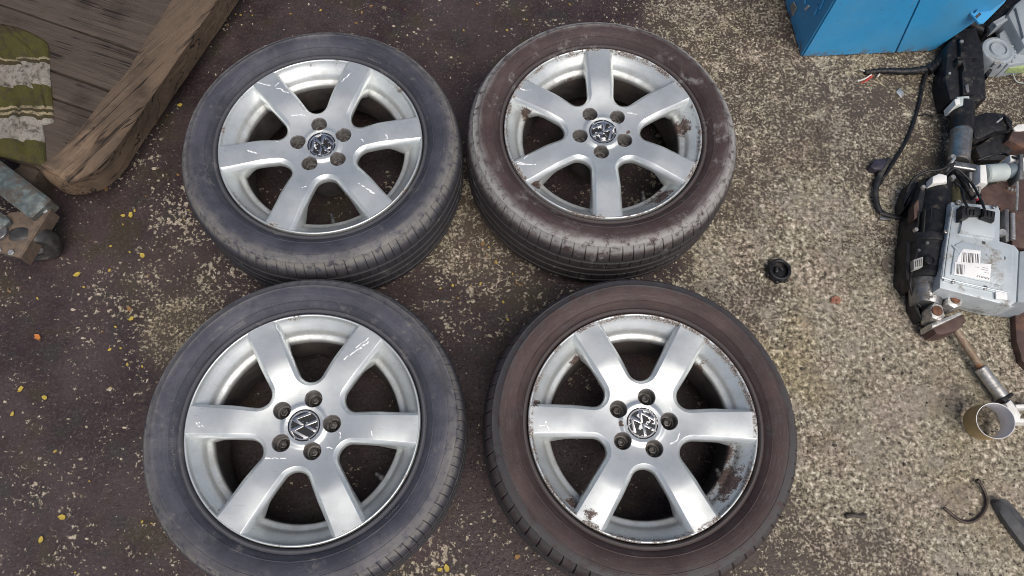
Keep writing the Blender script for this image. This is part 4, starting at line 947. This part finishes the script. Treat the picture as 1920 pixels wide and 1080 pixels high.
def gearmotor():
    T = Thing('grey_gear_motor', G(1885, 80, 0), 'grey plastic gear motor with a round housing, at the top right corner', 'motor')
    P = lambda name, px, z0, z1, m, bev=.003, par=None: T.part(name, Geo().prism(pxy(px, z1), z0, z1, bev), m, par)
    g = Geo(); g.lathe([(.044, .0), (.046, .02), (.046, .055), (.043, .060), (.036, .062), (.033, .0605), (.026, .0605), (.0235, .066), (.0200, .0665), (.0185, .062), (.001, .0625)], 48, G(1873, 93, .062).xy.to_3d(), cap1=True)
    h = T.part('round_housing', g, m_grey)
    P('gear_case', [(1874, 62), (1890, 48), (1950, 30), (1950, 112), (1915, 118), (1890, 122), (1878, 110)], .0, .054, m_grey, .006)
    P('motor_case', [(1890, 26), (1904, 6), (1950, -30), (1950, 92), (1922, 88), (1908, 62)], .02, .085, m_grey, .010)
    P('case_rib', [(1905, 14), (1911, 12), (1926, 66), (1920, 70)], .08, .093, m_grey, .003)
    P('socket', [(1862, 40), (1886, 26), (1892, 36), (1868, 50)], .03, .072, m_grey, .004)
    P('socket', [(1866, 44), (1890, 32), (1892, 36), (1869, 49)], .07, .076, m_grey, .001)
    for i in range(7):
        a = R(20 - 22 * i); c = G(1873, 93, .062); q = c + Vector((.047 * math.cos(a), .047 * math.sin(a), -.01))
        g = Geo(); g.box(q, (.006, .006, .016), Matrix.Rotation(a, 3, 'Z'), .001); T.part('gear_tooth', g, m_grey, h)
    P('circuit_strip', [(1884, 122), (1892, 124), (1930, 118), (1930, 128), (1893, 128)], .02, .040, worn('green_board', (.20, .30, .10), (.42, .46, .25), 200, .5), .001)
    g = Geo(); g.lathe([(.006, 0), (.006, .03), (.0045, .033)], 12, G(1918, 108, .03), cap1=True); T.part('screw_post', g, m_zinc)
    g = Geo(); g.tube(spline([G(*p, z) for p, z in (((1896, 126), .02), ((1900, 140), .01), ((1908, 154), .004), ((1930, 156), .004))], 5), .0014, 6); T.part('wire', g, m_pale)
    T3 = Thing('black_housing', G(1870, 20, 0), 'black plastic housing half hidden between the blue cabinet and grey motor', 'housing')
    T3.part('body', Geo().prism(pxy([(1852, 60), (1848, 48), (1890, 0), (1915, -30), (1935, -25), (1890, 30), (1866, 55)], .05), 0, .05, .008), m_blackp)
    T3.part('corrugated_hose', Geo().tube(spline([G(*p, .03) for p in ((1800, 50), (1815, 44), (1832, 52), (1850, 60))], 8), .014, 12), m_blackp)
gearmotor()

# ------------------------------------------------------------------ cables and loose bits
def cables():
    T = Thing('wiring_loom', G(1700, 130, 0), 'black taped wiring loom with bare red and white wire ends, below the blue cabinet', 'wiring loom')
    main = [((1770, 112), .03), ((1755, 122), .02), ((1735, 130), .012), ((1700, 134), .010), ((1665, 133), .009), ((1640, 134), .008), ((1622, 136), .007)]
    p = spline([G(*a, z) for a, z in main], 8); n = len(p)
    T.part('taped_trunk', Geo().tube(p, [.013 - .007 * (i / n) + .0012 * math.sin(i * 1.9) for i in range(n)], 12), m_blackp)
    T.part('branch', Geo().tube(spline([G(*a, z) for a, z in (((1790, 60), .02), ((1784, 88), .03), ((1762, 116), .02), ((1740, 134), .014))], 8), .012, 12), m_blackp)
    tail = [((1742, 128), .012), ((1733, 150), .008), ((1726, 185), .006), ((1718, 215), .006), ((1706, 250), .006), ((1692, 278), .006), ((1678, 300), .006), ((1662, 325), .006), ((1650, 345), .006)]
    T.part('tail_cable', Geo().tube(spline([G(*a, z) for a, z in tail], 8), .0042, 8), m_blackp)
    T.part('thin_wire', Geo().tube(spline([G(*a, .004) for a in ((1740, 132), (1756, 148), (1768, 170), (1786, 186))], 8), .0016, 6), m_pale)
    T.part('thin_wire', Geo().tube(spline([G(*a, .004) for a in ((1768, 116), (1772, 140), (1768, 158), (1758, 164), (1742, 152))], 8), .0016, 6), m_blackp)
    m_r = worn('red_wire', (.45, .05, .04), (.3, .03, .03), 80, .5); m_w = worn('white_wire', (.7, .66, .6), (.5, .46, .4), 80, .6)
    for a, c, m in (((1636, 142), (1614, 156), m_r), ((1634, 140), (1608, 152), m_w), ((1632, 143), (1622, 148), m_r), ((1640, 136), (1612, 130), m_w), ((1650, 136), (1644, 144), m_w)):
        T.part('wire_end', Geo().tube(spline([G(*a, .006), G((a[0] + c[0]) / 2, (a[1] + c[1]) / 2 + 2, .008), G(*c, .003)], 4), .0022, 6), m)
    T.part('branch_tip', Geo().tube(spline([G(*a, .004) for a in ((1717, 216), (1728, 216), (1736, 214), (1750, 219))], 4), .0018, 6), m_blackp)
    T = Thing('black_strap', G(1650, 350, 0), 'flat black strap looped on the concrete left of the steering column', 'strap')
    pts = [((1668, 298), .012), ((1655, 318), .012), ((1646, 340), .012), ((1642, 362), .012), ((1645, 384), .011), ((1652, 398), .010)]
    T.part('band', Geo().tube(spline([G(*a, z) for a, z in pts], 8), .0075, 10, False, .7), m_darkal)
    T.part('lower_band', Geo().tube(spline([G(*a, .010) for a in ((1650, 398), (1670, 404), (1690, 408), (1706, 408))], 6), .0065, 10, False, .6), m_blackp)
    T.part('buckle', Geo().prism(pxy([(1632, 312), (1640, 298), (1658, 296), (1664, 304), (1654, 318), (1640, 318)], .02), 0, .02, .005), worn('violet_black_plastic', (.02, .018, .03), (.035, .03, .045), 60, .45))
    T.part('clip', Geo().prism(pxy([(1650, 405), (1672, 408), (1672, 413), (1650, 411)], .008), 0, .008, .002), m_steel)
    # plastic plug
    c = G(1457, 511, 0); T = Thing('plastic_plug', c, 'round black plastic plug with an open hollow top, alone on the concrete', 'plug')
    g = Geo(); g.lathe([(.028, 0), (.030, .004), (.030, .016), (.027, .022), (.024, .023), (.021, .021), (.019, .008), (.001, .007)], 40, c); T.part('shell', g, m_blackp)
    g = Geo(); g.box(c + Vector((-.006, .002, .012)), (.007, .016, .012), Matrix.Rotation(-.15, 3, 'Z'), .0015); T.part('inner_fin', g, m_darkal)
    g = Geo(); g.box(c + Vector((.006, .005, .011)), (.012, .004, .010), Matrix.Rotation(-.8, 3, 'Z'), .001); T.part('inner_fin', g, m_darkal)
    for a in (20, 75, 200, 255, 300):
        g = Geo(); g.box(c + Vector((.030 * math.cos(R(a)), .030 * math.sin(R(a)), .008)), (.006, .009, .013), Matrix.Rotation(R(a), 3, 'Z'), .002); T.part('grip_lug', g, m_blackp)
    # roll
    def roll():
        lo = G(1848, 790, 0); ax = Vector((.33, .05, .94)).normalized()
        top_c = G(1867, 789, .085); ax = (top_c - Vector((G(1843, 792, .018)))).normalized(); n = 64; L = .075
        base = top_c - ax * L; ro, ri = .0400, .0382
        T = Thing('cardboard_tube', base * 1.0, 'short tan cardboard tube with white lining, lying tilted by the silver shaft end', 'cardboard tube')
        T.root.location.z = 0; T.base.z = 0
        m_tan = worn('tan_card', (.42, .31, .15), (.36, .26, .12), 30, .65, 0, (.2, .15, .09), .25)
        m_lin = worn('white_lining', (.70, .70, .72), (.64, .64, .66), 30, .5)
        T.part('outer_wall', Geo().lathe([(ri + .0004, .001), (ro, 0), (ro, L * .5), (ro, L - .0015), (ro - .0005, L)], n, base, ax), m_tan)
        g = Geo(); g.lathe([(ro - .0005, L), (ri, L - .0003), (ri, L * .5), (ri, .0008)], n, base, ax); T.part('lining', g, m_lin)
        return base, ax, ro
    info = roll()
    # bent wire
    g = Geo(); g.tube(spline([G(*a, z) for a, z in (((1832, 900), .014), ((1840, 910), .010), ((1848, 928), .006), ((1850, 946), .005), ((1842, 964), .005), ((1828, 976), .005), ((1812, 979), .005), ((1797, 974), .005), ((1784, 964), .005), ((1770, 952), .006))], 8),
           [.0052 if i < 5 else .0034 for i in range(73)], 10)
    single('bent_wire', g, worn('dark_spring_steel', (.045, .035, .03), (.08, .06, .05), 80, .5, .5), 'thin dark bent wire hook lying on the pale concrete, below the cardboard tube', 'wire')
    # rubber blade
    g = Geo(); top = spline([G(*a, .022) for a in ((1868, 938), (1884, 936), (1902, 952), (1930, 985))], 6); bot = spline([G(*a, .018) for a in ((1866, 942), (1878, 966), (1902, 1000), (1930, 1035))], 6)
    rings = []
    for a, c in zip(top, bot): m = a.lerp(c, .5); rings.append([Vector((a.x, a.y, .002)), a, m + Vector((0, 0, .010)), c, Vector((c.x, c.y, .002))])
    g.loft(rings, True, True, True); single('rubber_blade', g, worn('grey_black_rubber', (.05, .052, .055), (.09, .09, .092), 50, .55), 'pointed dark grey rubber strip at the bottom right edge of the concrete', 'rubber strip')
    # rusty bar
    g = Geo(); g.prism(pxy([(1903, 578), (1930, 576), (1930, 690), (1916, 676), (1914, 664), (1906, 640)], .02), 0, .02, .004); single('rusty_bar', g, m_rustdk, 'rusty brown flat bar at the right edge below the control box', 'bar')
    # stick, plate, washers
    g = Geo(); g.tube(spline([G(*a, .005) for a in ((1586, 969), (1600, 966), (1612, 968), (1624, 966))], 4), .0048, 8); single('broken_stick', g, worn('dark_wood_stick', (.05, .042, .036), (.08, .07, .06), 80, .8), 'short dark broken stick on the concrete right of the lower right wheel', 'stick')
    g = Geo(); g.prism(pxy([(1680, 172), (1688, 164), (1697, 176), (1690, 184)], .004), .0, .004, .001); single('metal_tab', g, m_zinc, 'small bright metal tab on the concrete below the wiring loom', 'metal tab')
    g = Geo(); q = G(1668, 497, 0); g.lathe([(.021, -.001), (.0205, .0022), (.0165, .0022), (.016, .001), (.011, .001), (.0105, .0022), (.007, .0022), (.0065, .0)], 36, q); single('dusty_washer', g, worn('dusty_metal', (.20, .17, .13), (.15, .125, .095), 160, .85, .1), 'dusty round washer lying flat on the concrete left of the steering column', 'washer', q)
    g = Geo(); q = G(1640, 490, 0); g.lathe([(.013, -.001), (.0125, .0015), (.0095, .0015), (.009, .0)], 28, q); single('thin_ring', g, worn('dusty_metal_ring', (.19, .16, .125), (.15, .125, .095), 160, .85, .1), 'smaller dusty ring beside the washer on the concrete', 'ring', q)
    g = Geo(); q = G(1567, 563, 0)
    for i in range(5): a = i * 1.3; g.prism([(q.x + .008 * math.cos(a) + (.006 + .003 * (i % 2)) * math.cos(t), q.y + .006 * math.sin(a) + .005 * math.sin(t)) for t in np.linspace(0, 5.3, 6)], 0, .003 + .001 * (i % 3), .001)
    single('red_brick_crumb', g, worn('brick_red', (.22, .09, .06), (.3, .16, .11), 120, .9), 'small reddish brick crumb on the concrete between plug and steering column', 'crumb')
cables()

# ------------------------------------------------------------------ leaves and grit
m_leaf = worn('yellow_leaf', (.42, .32, .05), (.30, .22, .06), 60, .7); m_leafb = worn('brown_leaf', (.20, .11, .04), (.26, .15, .06), 60, .75); m_leafo = worn('orange_leaf', (.45, .16, .03), (.33, .12, .03), 60, .7)
def leaf_mesh(name, mat, sd_, L=.0075):
    r_ = random.Random(sd_); g = Geo(); n = 10; top = []
    for j in range(n):
        a = 2 * math.pi * j / n; rr = L * (1 if j % 2 else .86) * r_.uniform(.85, 1.12); top.append((rr * math.cos(a), rr * .68 * math.sin(a), .0016 + .0022 * math.cos(a) ** 2 + r_.uniform(0, .0012)))
    g.loft([[(x, y, z - .0008) for x, y, z in top], top, [(x * .5, y * .5, .0014) for x, y, z in top]], True, True, True); return mesh_of(name, g, mat)
lm = [leaf_mesh('leaf', m_leaf, i) for i in range(4)]; lb = [leaf_mesh('leaf', m_leafb, 9 + i) for i in range(2)]; lo_ = leaf_mesh('leaf', m_leafo, 20)
LEAVES = [
 ((232, 405), 0, 'left one of two touching yellow leaf flakes below the rounded end of the wooden platform'), ((246, 404), 1, 'right one of two touching yellow leaf flakes below the rounded end of the wooden platform'),
 ((338, 198), 2, 'yellow leaf flake between the wooden beam and the upper left wheel'), ((200, 356), 5, 'brown leaf flake just under the rounded tip of the wooden beam'),
 ((146, 515), 3, 'yellow leaf flake on the dark floor just below the castor wheel'), ((243, 580), 4, 'brown leaf flake paired above a yellow one, left of the lower left tyre'),
 ((247, 598), 0, 'yellow leaf flake paired below a brown one, left of the lower left tyre'), ((72, 633), 6, 'single bright orange leaf flake on the dark floor near the left edge'),
 ((40, 730), 1, 'yellow leaf flake nearest the left edge, below the orange leaf'), ((85, 746), 2, 'larger yellow leaf flake on dark paint, level with the middle of the lower left wheel'),
 ((24, 777), 3, 'yellow leaf flake touching the left edge of the picture, lower half'), ((118, 970), 0, 'yellow leaf flake near the lower left corner, upper one of two'),
 ((78, 1012), 2, 'yellow leaf flake in the lower left corner, nearest the bottom edge'), ((825, 1068), 1, 'left one of two yellow leaf flakes at the bottom edge between the lower wheels'),
 ((838, 1066), 3, 'right one of two yellow leaf flakes at the bottom edge between the lower wheels'), ((970, 1044), 4, 'yellow brown leaf flake beside the lower left tread of the muddy lower right tyre'),
 ((920, 222), 5, 'brown leaf flake in the dark gap between the two upper wheels'), ((1425, 975), 4, 'brown leaf flake on speckled concrete at the lower right tyre'),
 ((268, 480), 2, 'yellow leaf flake among pale specks left of the upper left tyre'), ((905, 458), 4, 'brown leaf flake on speckled floor between all four wheels')]
lv = lm + lb + [lo_]
for i, (p, k, lab) in enumerate(LEAVES):
    q = G(*p); o = link('leaf', lv[k]); o.location = (q.x, q.y, .0006); o.rotation_euler = (0, 0, i * 1.7); sc = 1.25 if k == 6 else .8 + .5 * ((i * 37) % 10) / 10; o.scale = (sc, sc, sc)
    tag(o, lab, 'leaf', 'leaf flakes scattered on the floor')
def litter():
    g = Geo(); r_ = random.Random(4)
    for i in range(70):
        px, py = r_.choice([(r_.uniform(0, 300), r_.uniform(500, 1080)), (r_.uniform(300, 1200), r_.uniform(0, 60)), (r_.uniform(180, 360), r_.uniform(200, 520)), (r_.uniform(820, 980), r_.uniform(440, 600))])
        q = G(px, py); g.cur = r_.choice([0, 0, 1]); L = r_.uniform(.0022, .005); a0 = r_.uniform(0, 6.3)
        if min(math.hypot(q.x - c[0], q.y - c[1]) for c in WHEELS.values()) < .33: continue
        top = []
        for j in range(7):
            a = 2 * math.pi * j / 7; x, y = L * math.cos(a) * r_.uniform(.8, 1.1), L * .6 * math.sin(a); top.append((q.x + x * math.cos(a0) - y * math.sin(a0), q.y + x * math.sin(a0) + y * math.cos(a0), r_.uniform(.001, .0024)))
        g.loft([[(x, y, -.0004) for x, y, z in top], top], True, False, True)
    tag(link('leaf_litter', mesh_of('leaf_litter', g, [m_leaf, m_leafb])), kind='stuff')
litter()
def grit():
    g = Geo(); wc = [(c[0], c[1]) for c in WHEELS.values()]; n = 0
    while n < 5200:
        x, y = rng.uniform(-1.45, 1.6), rng.uniform(-.02, 1.62); z = zone_at(x, y)
        if rng.random() > .35 + .65 * z: continue
        if any(math.hypot(x - a, y - b) < .316 for a, b in wc): continue  # no crumbs inside the rims either, so the shaded floor stays dark
        cl = mnoise.noise(Vector((x * 7, y * 7, 2)))
        if z < .5 and cl < rng.uniform(-.3, .35): continue
        s = min(.0048, .0009 + rng.exponential(.0009)); n += 1
        g.cur = int(rng.choice([0, 1, 2], p=[.55, .3, .15] if z < .55 else [.34, .33, .33]))
        k = 5; a0 = rng.uniform(0, 6.3); st = rng.uniform(.6, 1.8)
        lo = [(x + s * st * math.cos(a0 + 6.283 * j / k) * rng.uniform(.7, 1.2), y + s * math.sin(a0 + 6.283 * j / k) * rng.uniform(.7, 1.2), -.0012) for j in range(k)]
        hi = [(x + (px - x) * .55, y + (py - y) * .55, s * rng.uniform(.35, .8)) for px, py, _ in lo]
        g.loft([lo, hi], True, False, True)
    ms = [worn('grit_pale', (.46, .41, .32), (.34, .29, .22), 300, .9), worn('grit_tan', (.22, .18, .13), (.15, .12, .085), 300, .9), worn('grit_dark', (.05, .042, .036), (.075, .062, .05), 300, .85)]
    o = link('grit', mesh_of('grit', g, ms, 30)); tag(o, kind='stuff')
grit()
